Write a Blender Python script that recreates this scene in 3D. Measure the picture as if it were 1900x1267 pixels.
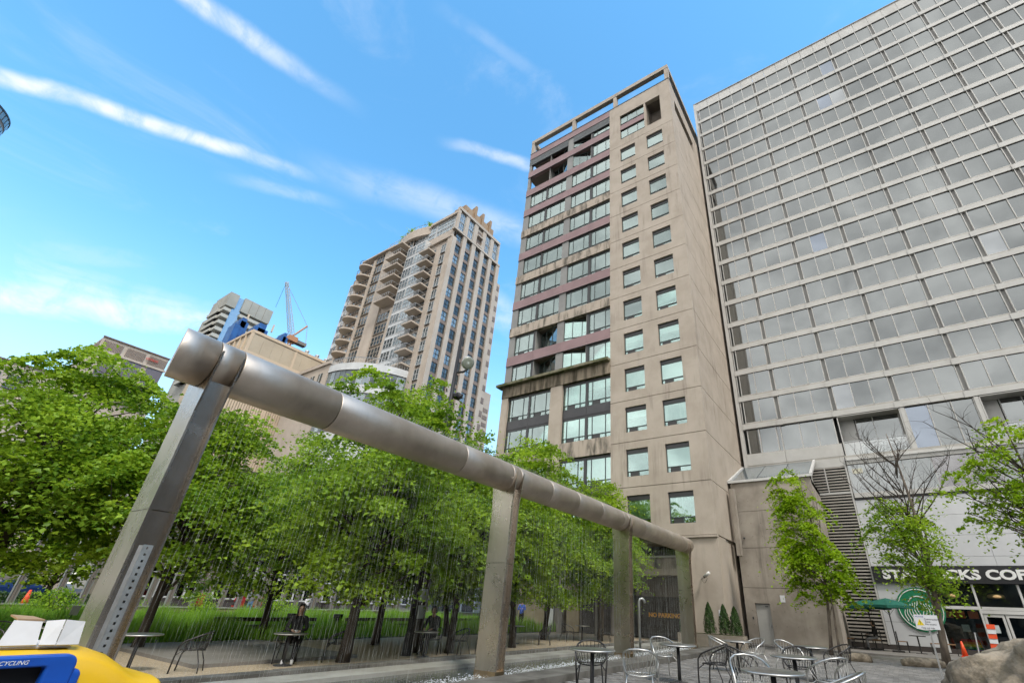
import bpy, math, random
import numpy as np
from mathutils import Vector, Matrix
random.seed(7); rng = np.random.default_rng(11)
for o in list(bpy.data.objects): bpy.data.objects.remove(o)
sc = bpy.context.scene
COL = sc.collection
R = math.radians

# ------------------------------------------------------------------ camera
CAM_H = 1.4
RC = np.array([[-0.84265535, 0.53696519, 0.0400044],
               [0.22046893, 0.41185228, -0.88417824],
               [0.49124884, 0.73623779, 0.46543366]])
WM = np.stack([-RC[:, 0], RC[:, 1], RC[:, 2]])
cam = bpy.data.cameras.new('camera')
camo = bpy.data.objects.new('camera', cam); COL.objects.link(camo)
cm = Matrix.Identity(4)
for i, v in enumerate((WM @ np.array([1., 0, 0]), WM @ np.array([0, -1., 0]), WM @ np.array([0, 0, -1.]))):
    for j in range(3): cm[j][i] = v[j]
cm.translation = (0, 0, CAM_H)
camo.matrix_world = cm
cam.sensor_width = 36; cam.lens = 841.49 / 1900 * 36
cam.shift_x = -105.01 / 1900; cam.shift_y = 46.1 / 1900
cam.clip_start = .05; cam.clip_end = 3000
sc.camera = camo

def ray(x, y):                       # a direction of the sky from a bearing in the photograph
    v = WM @ np.array([(x - 1055.01) / 841.49, (y - 679.6) / 841.49, 1.0])
    return v / np.linalg.norm(v)

# ------------------------------------------------------------------ sky, sun, exposure
SUN_EL, SUN_AZ = 50, 118             # azimuth clockwise from +Y
w = bpy.data.worlds.new('World'); sc.world = w; w.use_nodes = True
nt = w.node_tree; nt.nodes.clear()
def N(nt, t, **k):
    n = nt.nodes.new(t)
    for a, b in k.items():
        if a.startswith('i_'): n.inputs[int(a[2:])].default_value = b
        else: setattr(n, a, b)
    return n
def L(nt, a, b): nt.links.new(a, b)
def math_(nt, op, a, b=None, c=None, clamp=False):
    n = N(nt, 'ShaderNodeMath', operation=op, use_clamp=clamp)
    for i, v in enumerate((a, b, c)):
        if v is None: continue
        if isinstance(v, (int, float)): n.inputs[i].default_value = v
        else: L(nt, v, n.inputs[i])
    return n.outputs[0]
def smooth(nt, v, lo, hi, a=0., b=1.):
    n = N(nt, 'ShaderNodeMapRange', interpolation_type='SMOOTHSTEP')
    L(nt, v, n.inputs[0])
    for i, q in enumerate((lo, hi, a, b)): n.inputs[i + 1].default_value = q
    return n.outputs[0]
out = N(nt, 'ShaderNodeOutputWorld'); bg = N(nt, 'ShaderNodeBackground')
bg.inputs[1].default_value = 0.10
sky = N(nt, 'ShaderNodeTexSky', sky_type='NISHITA', sun_disc=False)
sky.sun_elevation = R(SUN_EL); sky.sun_rotation = R(SUN_AZ)
sky.air_density = 1.0; sky.dust_density = .35; sky.ozone_density = 2.2; sky.altitude = 100
tc = N(nt, 'ShaderNodeTexCoord'); DIR = tc.outputs['Generated']
hs = N(nt, 'ShaderNodeHueSaturation'); hs.inputs['Saturation'].default_value = 1.2; hs.inputs['Value'].default_value = 2.25; hs.inputs['Hue'].default_value = .484
L(nt, sky.outputs[0], hs.inputs['Color'])
def dot(v):
    n = N(nt, 'ShaderNodeVectorMath', operation='DOT_PRODUCT')
    L(nt, DIR, n.inputs[0]); n.inputs[1].default_value = tuple(float(q) for q in v)
    return n.outputs['Value']
def noise(nt, vec, scale, detail=5, rough=.6, dist=0., mapscale=None, rot=None, loc=None):
    if mapscale or rot or loc:
        m = N(nt, 'ShaderNodeMapping')
        if mapscale: m.inputs['Scale'].default_value = mapscale
        if rot: m.inputs['Rotation'].default_value = rot
        if loc: m.inputs['Location'].default_value = loc
        L(nt, vec, m.inputs[0]); vec = m.outputs[0]
    n = N(nt, 'ShaderNodeTexNoise')
    n.inputs['Scale'].default_value = scale; n.inputs['Detail'].default_value = detail
    n.inputs['Roughness'].default_value = rough; n.inputs['Distortion'].default_value = dist
    L(nt, vec, n.inputs['Vector'])
    return n.outputs['Fac']
n_fine = noise(nt, DIR, 14, 8, .62, .6)
n_mid = noise(nt, DIR, 4.5, 6, .6, .3)
n_wisp = noise(nt, DIR, 7, 8, .6, .5, mapscale=(1, 1, 4.5))
wob = math_(nt, 'MULTIPLY', math_(nt, 'SUBTRACT', n_mid, .5), .035)
cover = None
def add_cover(f):
    global cover
    cover = f if cover is None else math_(nt, 'MAXIMUM', cover, f)
# contrails and cirrus bands: great circles through two bearings (p, q), half width, strength
for p, q, wd, st, r0, r1 in (((-150, 95), (600, 335), .0135, .95, .02, .18), ((250, -75), (645, 190), .017, .95, .03, .25),
                     ((-250, 506), (520, 622), .033, 1.0, .05, .15), ((20, 503), (480, 596), .016, .65, .1, .2), ((-100, 450), (520, 600), .018, .42, .1, .3),
                     ((640, 330), (1100, 470), .034, .40, .12, .2), ((850, 275), (1010, 310), .013, .60, .05, .05),
                     ((-50, 455), (330, 490), .022, .30, .1, .1), ((840, 30), (1010, 150), .014, .16, .05, .05),
                     ((450, 340), (640, 380), .014, .30, .05, .08), ((860, 520), (1000, 640), .040, .45, .08, .1)):
    a, b = ray(*p), ray(*q)
    n = np.cross(a, b); n /= np.linalg.norm(n)
    t = b - a; t /= np.linalg.norm(t)
    d = math_(nt, 'ABSOLUTE', math_(nt, 'ADD', dot(n), wob))
    f = smooth(nt, d, wd * 1.25, wd * .12)
    al = dot(t)
    f = math_(nt, 'MULTIPLY', f, smooth(nt, al, float(a @ t) - r0, float(a @ t) + r0))
    f = math_(nt, 'MULTIPLY', f, smooth(nt, al, float(b @ t) + r1 * .2, float(b @ t) - r1))
    f = math_(nt, 'MULTIPLY', f, math_(nt, 'MULTIPLY', smooth(nt, n_fine, .30, .60, .35, 1.0), smooth(nt, n_wisp, .25, .6, .5, 1.0)))
    add_cover(math_(nt, 'MULTIPLY', f, st))
# thin veil of cirrus everywhere, denser low down
sep = N(nt, 'ShaderNodeSeparateXYZ'); L(nt, DIR, sep.inputs[0])
veil = noise(nt, DIR, 2.2, 8, .62, 1.2, mapscale=(1, 1, 3.2))
v = math_(nt, 'MULTIPLY', smooth(nt, veil, .52, .85), .30)
add_cover(math_(nt, 'ADD', v, smooth(nt, sep.outputs[2], .55, .0, 0., .66)))
# broken grey cloud deck over the half of the sky the glass facade mirrors, brightened as unseen fill light
deck_n = noise(nt, DIR, 2.6, 9, .60, .5, mapscale=(1, 1, 1.7))
back = dot(np.array([.25, -1, 0]) / 1.031)
deck = math_(nt, 'MULTIPLY', smooth(nt, back, -.05, .35), smooth(nt, deck_n, .18, .36))
shade = N(nt, 'ShaderNodeMix', data_type='RGBA')
deck_s = noise(nt, DIR, 5.5, 7, .58, .7, mapscale=(1, 1, 1.6))
L(nt, smooth(nt, deck_s, .25, .75), shade.inputs[0])
shade.inputs[6].default_value = (11.0, 11.0, 10.9, 1); shade.inputs[7].default_value = (5.2, 5.3, 5.4, 1)
mixA = N(nt, 'ShaderNodeMix', data_type='RGBA')
L(nt, cover, mixA.inputs[0]); L(nt, hs.outputs[0], mixA.inputs[6]); mixA.inputs[7].default_value = (5.6, 5.9, 6.3, 1)
mixB = N(nt, 'ShaderNodeMix', data_type='RGBA')
L(nt, deck, mixB.inputs[0]); L(nt, mixA.outputs[2], mixB.inputs[6]); L(nt, shade.outputs[2], mixB.inputs[7])
L(nt, mixB.outputs[2], bg.inputs[0]); L(nt, bg.outputs[0], out.inputs[0])

sl = bpy.data.lights.new('sun', 'SUN'); sl.energy = 1.5; sl.angle = R(11); sl.color = (1, .955, .88)
so = bpy.data.objects.new('sun', sl); COL.objects.link(so)
sd = Vector((math.sin(R(SUN_AZ)) * math.cos(R(SUN_EL)), math.cos(R(SUN_AZ)) * math.cos(R(SUN_EL)), math.sin(R(SUN_EL))))
so.rotation_euler = sd.to_track_quat('Z', 'Y').to_euler(); so.location = (0, 0, 60)
vs = sc.view_settings
vs.view_transform = 'Standard'; vs.look = 'None'; vs.exposure = 0.9; vs.gamma = 1.0; vs.use_curve_mapping = False

cy = sc.cycles
cy.use_denoising = True; cy.max_bounces = 5; cy.diffuse_bounces = 2; cy.glossy_bounces = 3; cy.transmission_bounces = 3; cy.transparent_max_bounces = 8
cy.caustics_reflective = False; cy.caustics_refractive = False; cy.use_adaptive_sampling = True; cy.adaptive_threshold = .03
w.cycles.sampling_method = 'MANUAL'; w.cycles.sample_map_resolution = 512
# ------------------------------------------------------------------ materials
MATS = {}
def M(name, col, rough=.6, metal=0., col2=None, vs_=1.2, lo=.35, hi=.65, bump=0., bs=30., streak=None, spec=.5, stretch=None, coat=0., detail=5):
    m = bpy.data.materials.new(name); m.use_nodes = True; t = m.node_tree
    b = t.nodes['Principled BSDF']
    b.inputs['Roughness'].default_value = rough; b.inputs['Metallic'].default_value = metal
    b.inputs['Specular IOR Level'].default_value = spec
    if coat: b.inputs['Coat Weight'].default_value = coat; b.inputs['Coat Roughness'].default_value = .1
    b.inputs['Base Color'].default_value = (*col, 1)
    g = N(t, 'ShaderNodeNewGeometry'); P = g.outputs['Position']
    c = None
    if col2 is not None:
        f = smooth(t, noise(t, P, vs_, detail, .6, .2, mapscale=stretch), lo, hi)
        mx = N(t, 'ShaderNodeMix', data_type='RGBA'); L(t, f, mx.inputs[0])
        mx.inputs[6].default_value = (*col, 1); mx.inputs[7].default_value = (*col2, 1); c = mx.outputs[2]
    if streak is not None:           # (colour, amount, scale): run-down dirt
        sc_, am, ss = streak
        f = smooth(t, noise(t, P, ss, 6, .65, .1, mapscale=(1.6, 1.6, .12)), .48, .78, 0, am)
        f2 = smooth(t, noise(t, P, ss * .23, 3, .5), .40, .66)
        f = math_(t, 'MULTIPLY', f, f2)
        mx = N(t, 'ShaderNodeMix', data_type='RGBA'); L(t, f, mx.inputs[0])
        if c is None: mx.inputs[6].default_value = (*col, 1)
        else: L(t, c, mx.inputs[6])
        mx.inputs[7].default_value = (*sc_, 1); c = mx.outputs[2]
    if c is not None: L(t, c, b.inputs['Base Color'])
    if bump:
        bn = N(t, 'ShaderNodeBump'); bn.inputs['Strength'].default_value = bump; bn.inputs['Distance'].default_value = .02
        L(t, noise(t, P, bs, 4, .6, mapscale=stretch), bn.inputs['Height']); L(t, bn.outputs[0], b.inputs['Normal'])
    MATS[name] = m
    return m
def leafmat(name, a, b, tr=.35):
    m = bpy.data.materials.new(name); m.use_nodes = True; t = m.node_tree
    p = t.nodes['Principled BSDF']; o = t.nodes['Material Output']
    at = N(t, 'ShaderNodeAttribute', attribute_name='var')
    mx = N(t, 'ShaderNodeMix', data_type='RGBA'); L(t, at.outputs['Fac'], mx.inputs[0])
    mx.inputs[6].default_value = (*a, 1); mx.inputs[7].default_value = (*b, 1)
    L(t, mx.outputs[2], p.inputs['Base Color']); p.inputs['Roughness'].default_value = .5
    p.inputs['Specular IOR Level'].default_value = .35
    tl = N(t, 'ShaderNodeBsdfTranslucent'); 
    hv = N(t, 'ShaderNodeHueSaturation'); hv.inputs['Value'].default_value = 1.5; hv.inputs['Hue'].default_value = .485
    L(t, mx.outputs[2], hv.inputs['Color']); L(t, hv.outputs[0], tl.inputs[0])
    ms = N(t, 'ShaderNodeMixShader'); ms.inputs[0].default_value = tr
    L(t, p.outputs[0], ms.inputs[1]); L(t, tl.outputs[0], ms.inputs[2]); L(t, ms.outputs[0], o.inputs[0])
    MATS[name] = m; return m
def glassmat(name, tint, refl=.12, rough=.02, gcol=(1, 1, 1)):
    m = bpy.data.materials.new(name); m.use_nodes = True; t = m.node_tree; t.nodes.clear()
    o = N(t, 'ShaderNodeOutputMaterial'); tr = N(t, 'ShaderNodeBsdfTransparent'); gl = N(t, 'ShaderNodeBsdfGlossy')
    tr.inputs[0].default_value = (*tint, 1); gl.inputs['Color'].default_value = (*gcol, 1); gl.inputs['Roughness'].default_value = rough
    fr = N(t, 'ShaderNodeFresnel'); fr.inputs[0].default_value = 1.52
    ms = N(t, 'ShaderNodeMixShader')
    L(t, math_(t, 'ADD', math_(t, 'MULTIPLY', fr.outputs[0], 1.2), refl, clamp=True), ms.inputs[0])
    L(t, tr.outputs[0], ms.inputs[1]); L(t, gl.outputs[0], ms.inputs[2]); L(t, ms.outputs[0], o.inputs[0])
    MATS[name] = m; return m
def mirrormat(name, col, rough=.03, bump=.015):
    m = M(name, col, rough, .92); t = m.node_tree; b = t.nodes['Principled BSDF']
    g = N(t, 'ShaderNodeNewGeometry'); bn = N(t, 'ShaderNodeBump'); bn.inputs['Strength'].default_value = bump; bn.inputs['Distance'].default_value = .1
    L(t, noise(t, g.outputs['Position'], .9, 2, .5), bn.inputs['Height']); L(t, bn.outputs[0], b.inputs['Normal'])
    return m
def metal_streak(name, col, col2, rough=.32, stretch=(1, 1, .2), sc_=1.4, zst=True):
    m = M(name, col, rough, 1., col2, sc_, .3, .7, stretch=stretch); t = m.node_tree; b = t.nodes['Principled BSDF']
    g = N(t, 'ShaderNodeNewGeometry')
    n = noise(t, g.outputs['Position'], 1.1, 5, .65, .3)
    L(t, smooth(t, n, .3, .75, rough - .04, rough + .07), b.inputs['Roughness'])
    return m

M('concrete', (.475, .41, .34), .85, 0, (.395, .335, .272), .75, .3, .72, .3, 26, streak=((.12, .095, .075), .65, 1.8))
M('concrete_stained', (.45, .38, .31), .88, 0, (.10, .09, .07), 1.6, .42, .70, .3, 26, stretch=(1.5, 1.5, .35))
M('moss_band', (.30, .245, .18), .92, 0, (.075, .062, .04), 1.5, .36, .64, .4, 22, stretch=(2, 2, .25))
M('concrete_moss', (.20, .18, .12), .92, 0, (.075, .085, .03), 2.6, .4, .6, .6, 22)
M('concrete_block', (.40, .355, .30), .85, 0, (.27, .235, .195), .8, .3, .7, .25, 22, streak=((.07, .058, .048), .75, 1.3))
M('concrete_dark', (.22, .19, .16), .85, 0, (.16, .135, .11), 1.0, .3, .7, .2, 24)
M('purple_panel', (.29, .185, .185), .5, 0, (.245, .155, .155), .7, bump=.05)
M('grey_panel', (.25, .245, .23), .45, 0, (.21, .205, .195), .8)
M('charcoal_panel', (.055, .054, .056), .42, 0, (.042, .041, .044), .8)
M('slat_panel', (.115, .125, .125), .45, 0, (.09, .095, .095), 1)
M('window_frame_green', (.045, .065, .06), .4)
M('frame_dark', (.035, .036, .036), .45)
M('frame_white', (.62, .62, .60), .45, 0, (.54, .53, .51), 1.2)
M('room_dark', (.035, .04, .04), .9)
M('blind', (.74, .79, .76), .8, 0, (.66, .72, .69), 2, stretch=(1, 1, .2))
M('curtain', (.55, .60, .56), .85, 0, (.32, .37, .35), 9, stretch=(1, 1, .05))
glassmat('glass_green', (.82, .95, .91), .26, .015, (.80, .95, .92))
glassmat('glass_clear', (.80, .84, .82), .0, .01)
glassmat('glass_dark', (.16, .19, .20), .05, .02)
glassmat('glass_rail', (.86, .88, .87), .10, .02)
mirrormat('mirror_glass', (.235, .246, .244)); mirrormat('mirror_glass_pale', (.36, .375, .38)); mirrormat('mirror_glass_blue', (.25, .28, .325))
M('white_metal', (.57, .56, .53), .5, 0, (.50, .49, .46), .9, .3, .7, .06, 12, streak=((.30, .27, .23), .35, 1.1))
M('white_metal_shade', (.44, .42, .38), .55, 0, (.38, .36, .32), .9)  # white metal with shade put into its colour, for sills and soffit
M('white_cladding', (.62, .63, .64), .38, 0, (.56, .57, .58), .6, bump=.03, bs=3)
M('black_sign', (.018, .018, .02), .4)
M('white_letter', (.82, .82, .80), .5)
M('logo_green', (.01, .19, .085), .4)
M('louver', (.44, .41, .365), .55, .1, (.37, .345, .305), 1.5)
M('condo_stone', (.47, .405, .34), .85, 0, (.41, .35, .29), .35, .3, .7, .15, 8, streak=((.26, .19, .14), .4, .5))
M('condo_stone_warm', (.34, .24, .155), .85, 0, (.28, .19, .12), .5)
M('condo_white', (.55, .56, .56), .5, 0, (.47, .48, .48), .6)
M('condo_spandrel', (.22, .17, .14), .7, 0, (.17, .13, .11), .6)
M('condo_glass', (.13, .155, .165), .06, .55, (.07, .085, .09), .4, .4, .6)
M('condo_glass_light', (.30, .35, .37), .08, .5, (.20, .24, .26), .4)
M('steel_rail', (.42, .43, .43), .4, .6)
M('beige_panel', (.47, .40, .30), .8, 0, (.43, .36, .27), .3)
M('beige_trim', (.56, .45, .33), .8)
M('grey_tower', (.36, .355, .315), .85, 0, (.30, .295, .26), .12)
M('grey_tower_slab', (.42, .41, .365), .85)
M('blue_glass_far', (.30, .38, .44), .12, .5)
M('blue_formwork', (.012, .095, .30), .5, 0, (.01, .06, .2), .4)
M('crane_orange', (.42, .19, .08), .6); M('crane_white', (.45, .47, .46), .6)
M('brown_glass', (.16, .125, .125), .2, .3, (.12, .095, .1), .1)
M('red_sign', (.62, .04, .03), .5)
M('steel_pipe', (.68, .595, .51), .52, 1., (.55, .47, .39), 1.6, .3, .7, streak=((.36, .29, .22), .5, 2.2))
metal_streak('steel_post', (.64, .58, .51), (.53, .47, .40), .25, (6, 6, .12))
metal_streak('steel_edge', (.64, .58, .51), (.50, .44, .37), .28)
M('steel_dark_joint', (.05, .045, .04), .6)
M('rust_foot', (.46, .34, .20), .42, 1., (.34, .26, .17), 5)
M('galvanised', (.56, .56, .55), .42, .9, (.46, .46, .45), 14)
M('chair_silver', (.66, .645, .61), .42, 1., (.55, .54, .51), 6)
M('chair_dark', (.055, .052, .05), .45, .6)
M('table_top', (.42, .405, .38), .42, 1., (.31, .30, .28), 9, .35, .6)
M('table_post', (.075, .075, .078), .45, .5)
M('bark', (.085, .066, .05), .95, 0, (.045, .035, .027), 7, .35, .6, .8, 28, stretch=(1, 1, .25))
M('bark_light', (.19, .155, .12), .9, 0, (.12, .095, .075), 8, .35, .6, .5, 30, stretch=(1, 1, .3))
leafmat('leaf_maple', (.065, .165, .010), (.36, .53, .038), .42)
leafmat('leaf_young', (.17, .32, .010), (.34, .50, .022), .45)
leafmat('leaf_mid', (.075, .185, .010), (.38, .55, .035), .44)
leafmat('leaf_cedar', (.022, .060, .014), (.065, .125, .022), .15)
leafmat('grass_blade', (.11, .26, .014), (.27, .44, .05), .42)
M('paver', (.185, .175, .162), .75, 0, (.145, .137, .127), 3, bump=.2, bs=50)
M('paver_light', (.26, .245, .225), .75, 0, (.205, .195, .18), 3, bump=.2, bs=50)
M('paver_joint', (.045, .042, .038), .95)
M('asphalt', (.10, .098, .094), .9, 0, (.075, .073, .07), 2, bump=.3, bs=60)
M('slab_stone', (.235, .22, .20), .8, 0, (.185, .172, .155), 1.1, .3, .7, .15, 40, streak=((.11, .10, .09), .5, 1.2))
M('kerb_stone', (.165, .155, .135), .75, 0, (.085, .078, .065), 1.6, .35, .65, .35, 26)
M('kerb_light', (.34, .33, .29), .7, 0, (.22, .21, .18), 1.2, .3, .7, .25, 26)
M('gravel', (.52, .425, .30), .95, 0, (.30, .235, .16), 42, .35, .65, .9, 60)
M('soil', (.07, .06, .035), .95, 0, (.06, .085, .02), 3)
M('granite', (.36, .295, .215), .92, 0, (.135, .11, .075), 4.2, .34, .64, 1.0, 16, detail=12, streak=((.22, .20, .12), .5, 2.2))
M('wood_dark', (.14, .10, .075), .8, 0, (.055, .04, .03), 6, stretch=(1, .2, 1))
M('wood_seat', (.30, .17, .08), .6)
M('brick_low', (.27, .19, .145), .85, 0, (.22, .15, .115), 4)
M('shop_wall', (.30, .265, .225), .85, 0, (.24, .21, .18), .8)
M('shop_dark', (.06, .05, .045), .8)
M('tan_screen', (.46, .38, .25), .85, 0, (.38, .31, .20), 1.6)
M('bin_blue', (.006, .085, .46), .42, 0, (.006, .07, .38), 5, bump=.05, bs=60)
M('bin_yellow', (.80, .48, .012), .38, 0, (.74, .43, .01), 4, bump=.04, bs=40)
M('bin_black', (.008, .008, .009), .8)
M('card_white', (.60, .58, .55), .85, 0, (.52, .50, .47), 4)
M('card_brown', (.38, .25, .14), .85)
M('umbrella_green', (.008, .125, .085), .75, 0, (.006, .10, .068), 4)
M('cone_orange', (.85, .09, .02), .5)
M('sign_white', (.72, .73, .75), .5); M('sign_yellow', (.80, .62, .01), .5); M('sign_ink', (.03, .03, .035), .6); M('sign_blue', (.05, .06, .35), .6)
M('paint_amber', (.85, .42, .05), .6)
M('lamp_black', (.022, .021, .022), .5, .3); M('lamp_lens', (.42, .45, .38), .25, .3); M('cctv_white', (.72, .70, .66), .4)
M('skin', (.47, .29, .20), .6); M('hair_dark', (.03, .02, .015), .6); M('hair_blond', (.40, .25, .12), .6)
M('cloth_black', (.018, .017, .018), .85); M('denim', (.06, .13, .30), .85, 0, (.10, .19, .38), 6); M('cloth_white', (.70, .69, .68), .8)
M('cloth_brown', (.16, .11, .07), .9); M('cloth_blue', (.04, .10, .42), .8); M('cloth_red', (.42, .03, .025), .7); M('cloth_grey', (.22, .22, .23), .8)
M('bag_tan', (.42, .28, .15), .8)
M('door_grey', (.44, .435, .41), .55, 0, (.39, .385, .36), 2)
M('garage', (.075, .062, .05), .7, 0, (.05, .042, .035), 1.2)
M('warm_lamp', (.85, .55, .25), .5); M('poster_orange', (.55, .13, .03), .6); M('poster_pale', (.50, .56, .56), .6)
M('planter_stone', (.30, .26, .21), .85, 0, (.22, .19, .15), 2)
M('pink_panel', (.34, .14, .17), .4); M('tag_cream', (.62, .60, .48), .6)
M('car_blue', (.015, .045, .17), .3, .2, coat=.6); M('car_white', (.68, .69, .70), .3, .0, coat=.6)
for nm, c in (('rainbow_red', (.6, .03, .03)), ('rainbow_orange', (.75, .25, .02)), ('rainbow_yellow', (.8, .65, .02)), ('rainbow_green', (.03, .35, .08)), ('rainbow_blue', (.03, .10, .5)), ('rainbow_violet', (.20, .04, .35))): M(nm, c, .6)
# water
m = M('water', (.055, .062, .05), .06, 0, (.085, .09, .075), 1.6, bump=.45, bs=9)
m = M('foam', (.80, .82, .82), .4)
m = bpy.data.materials.new('water_drop'); m.use_nodes = True
b = m.node_tree.nodes['Principled BSDF']; b.inputs['Base Color'].default_value = (.80, .83, .81, 1); b.inputs['Roughness'].default_value = .12; b.inputs['Alpha'].default_value = .75
b.inputs['Transmission Weight'].default_value = .35; b.inputs['IOR'].default_value = 1.33
MATS['water_drop'] = m

# ------------------------------------------------------------------ mesh helpers
OFF = {}
def tag(o, label=None, cat=None, group=None, kind=None):
    if label: o['label'] = label
    if cat: o['category'] = cat
    if group: o['group'] = group
    if kind: o['kind'] = kind
    return o
def thing(name, loc, label, cat, group=None):
    o = bpy.data.objects.new(name, None); COL.objects.link(o); o.location = loc
    o.empty_display_size = .3
    OFF[o] = Vector(loc)
    return tag(o, label, cat, group)
def off(p): return OFF.get(p, Vector((0, 0, 0)))
BOXF = ((0, 3, 2, 1), (4, 5, 6, 7), (0, 1, 5, 4), (1, 2, 6, 5), (2, 3, 7, 6), (3, 0, 4, 7))
class MB:
    def __init__(s): s.v = []; s.f = []; s.m = []; s.mi = 0; s.mats = []
    def mat(s, name):
        if name not in s.mats: s.mats.append(name)
        s.mi = s.mats.index(name); return s
    def add(s, vs, fs):
        b = len(s.v); s.v += [tuple(v) for v in vs]
        for f in fs: s.f.append(tuple(b + i for i in f)); s.m.append(s.mi)
        return s
    def box(s, x0, x1, y0, y1, z0, z1):
        x0, x1 = min(x0, x1), max(x0, x1); y0, y1 = min(y0, y1), max(y0, y1); z0, z1 = min(z0, z1), max(z0, z1)
        return s.add([(x0, y0, z0), (x1, y0, z0), (x1, y1, z0), (x0, y1, z0), (x0, y0, z1), (x1, y0, z1), (x1, y1, z1), (x0, y1, z1)], BOXF)
    def fb(s, F, u0, u1, d0, d1, z0, z1):
        a = F(u0, d0); b = F(u1, d1); return s.box(a[0], b[0], a[1], b[1], z0, z1)
    def prism(s, pts, z0, z1):        # pts counter-clockwise from above
        n = len(pts)
        return s.add([(p[0], p[1], z0) for p in pts] + [(p[0], p[1], z1) for p in pts],
                     [tuple(range(n - 1, -1, -1)), tuple(range(n, 2 * n))] + [(i, (i + 1) % n, n + (i + 1) % n, n + i) for i in range(n)])
    def hexa(s, p): return s.add(p, BOXF)
    def tube(s, path, rad, n=8, closed=False, cap=True):
        path = [Vector(p) for p in path]; k = len(path)
        if not hasattr(rad, '__len__'): rad = [rad] * k
        rings = []; prev = None
        for i in range(k):
            if closed: t = path[(i + 1) % k] - path[i - 1]
            else: t = path[min(i + 1, k - 1)] - path[max(i - 1, 0)]
            t.normalize()
            if prev is None:
                a = Vector((0, 0, 1)) if abs(t.z) < .9 else Vector((1, 0, 0))
                u = t.cross(a).normalized()
            else:
                u = prev - t * prev.dot(t)
                if u.length < 1e-6: u = t.orthogonal()
                u.normalize()
            prev = u; v = t.cross(u)
            rings.append([path[i] + (u * math.cos(2 * math.pi * j / n) + v * math.sin(2 * math.pi * j / n)) * rad[i] for j in range(n)])
        fs = []
        for i in range(k if closed else k - 1):
            a = i * n; b = ((i + 1) % k) * n
            for j in range(n): fs.append((a + j, a + (j + 1) % n, b + (j + 1) % n, b + j))
        if cap and not closed:
            fs.append(tuple(range(n - 1, -1, -1))); fs.append(tuple((k - 1) * n + j for j in range(n)))
        return s.add([p for r in rings for p in r], fs)
    def lathe(s, prof, c=(0, 0, 0), n=24, axis=None):
        vs = []; fs = []
        for r, z in prof:
            for j in range(n):
                a = 2 * math.pi * j / n; vs.append((c[0] + r * math.cos(a), c[1] + r * math.sin(a), c[2] + z))
        for i in range(len(prof) - 1):
            for j in range(n): fs.append((i * n + j, i * n + (j + 1) % n, (i + 1) * n + (j + 1) % n, (i + 1) * n + j))
        fs.append(tuple(range(n - 1, -1, -1))); fs.append(tuple((len(prof) - 1) * n + j for j in range(n)))
        if axis is not None:
            q = Vector((0, 0, 1)).rotation_difference(Vector(axis)); cc = Vector(c)
            vs = [tuple(cc + q @ (Vector(v) - cc)) for v in vs]
        return s.add(vs, fs)
    def build(s, name, mat=None, parent=None, smooth=False, kind=None, label=None, cat=None, group=None):
        o = obj_from(name, s.v, s.f, [mat] if mat else s.mats, parent, s.m if not mat else None, smooth)
        return tag(o, label, cat, group, kind)
def obj_from(name, v, f, mats, parent=None, mi=None, smooth=False):
    off_ = off(parent)
    me = bpy.data.meshes.new(name)
    me.from_pydata([(a[0] - off_.x, a[1] - off_.y, a[2] - off_.z) for a in v], [], f)
    for m in mats: me.materials.append(MATS[m])
    if mi is not None and len(mats) > 1: me.polygons.foreach_set('material_index', mi)
    if smooth: me.polygons.foreach_set('use_smooth', [True] * len(me.polygons))
    me.update()
    o = bpy.data.objects.new(name, me); COL.objects.link(o)
    if parent is not None: o.parent = parent; OFF[o] = off_
    return o
def inst(name, me, parent, loc, rot=(0, 0, 0), scale=(1, 1, 1), kind=None):
    o = bpy.data.objects.new(name, me); COL.objects.link(o)
    o.location = Vector(loc) - off(parent); o.rotation_euler = rot; o.scale = scale
    if parent is not None: o.parent = parent
    OFF[o] = Vector(loc)
    if kind: o['kind'] = kind
    return o
def mesh_of(mb, name, mat=None, smooth=False):
    o = mb.build(name, mat, None, smooth); me = o.data; bpy.data.objects.remove(o); return me
def copy_tree(root, loc, rz=0, label=None, group=None, parent=None, scale=None):
    c = root.copy(); COL.objects.link(c)
    if parent is None:
        c.location = loc; c.rotation_euler = (0, 0, rz)
        if label: c['label'] = label
        if group: c['group'] = group
        if scale: c.scale = (scale,) * 3
    else: c.parent = parent
    for ch in root.children: copy_tree(ch, None, parent=c)
    return c
def drop(root):
    for ch in list(root.children): drop(ch)
    bpy.data.objects.remove(root)
def np_mesh(name, V, F, mat, parent=None, var=None, smooth=False):
    """V (n,3), F (m,k) numpy; quick mesh build, optional per-face 'var' value"""
    o_ = off(parent)
    me = bpy.data.meshes.new(name); n, m = len(V), len(F); k = F.shape[1]
    me.vertices.add(n); me.vertices.foreach_set('co', (V - np.array(o_[:])).astype(np.float32).ravel())
    me.loops.add(m * k); me.loops.foreach_set('vertex_index', F.astype(np.int32).ravel())
    me.polygons.add(m); me.polygons.foreach_set('loop_start', np.arange(0, m * k, k, dtype=np.int32))
    me.update(calc_edges=True); me.validate()
    if var is not None:
        a = me.attributes.new('var', 'FLOAT', 'FACE'); a.data.foreach_set('value', var.astype(np.float32))
    if smooth: me.polygons.foreach_set('use_smooth', [True] * m)
    me.materials.append(MATS[mat])
    o = bpy.data.objects.new(name, me); COL.objects.link(o)
    if parent is not None: o.parent = parent; OFF[o] = o_
    return o
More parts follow.
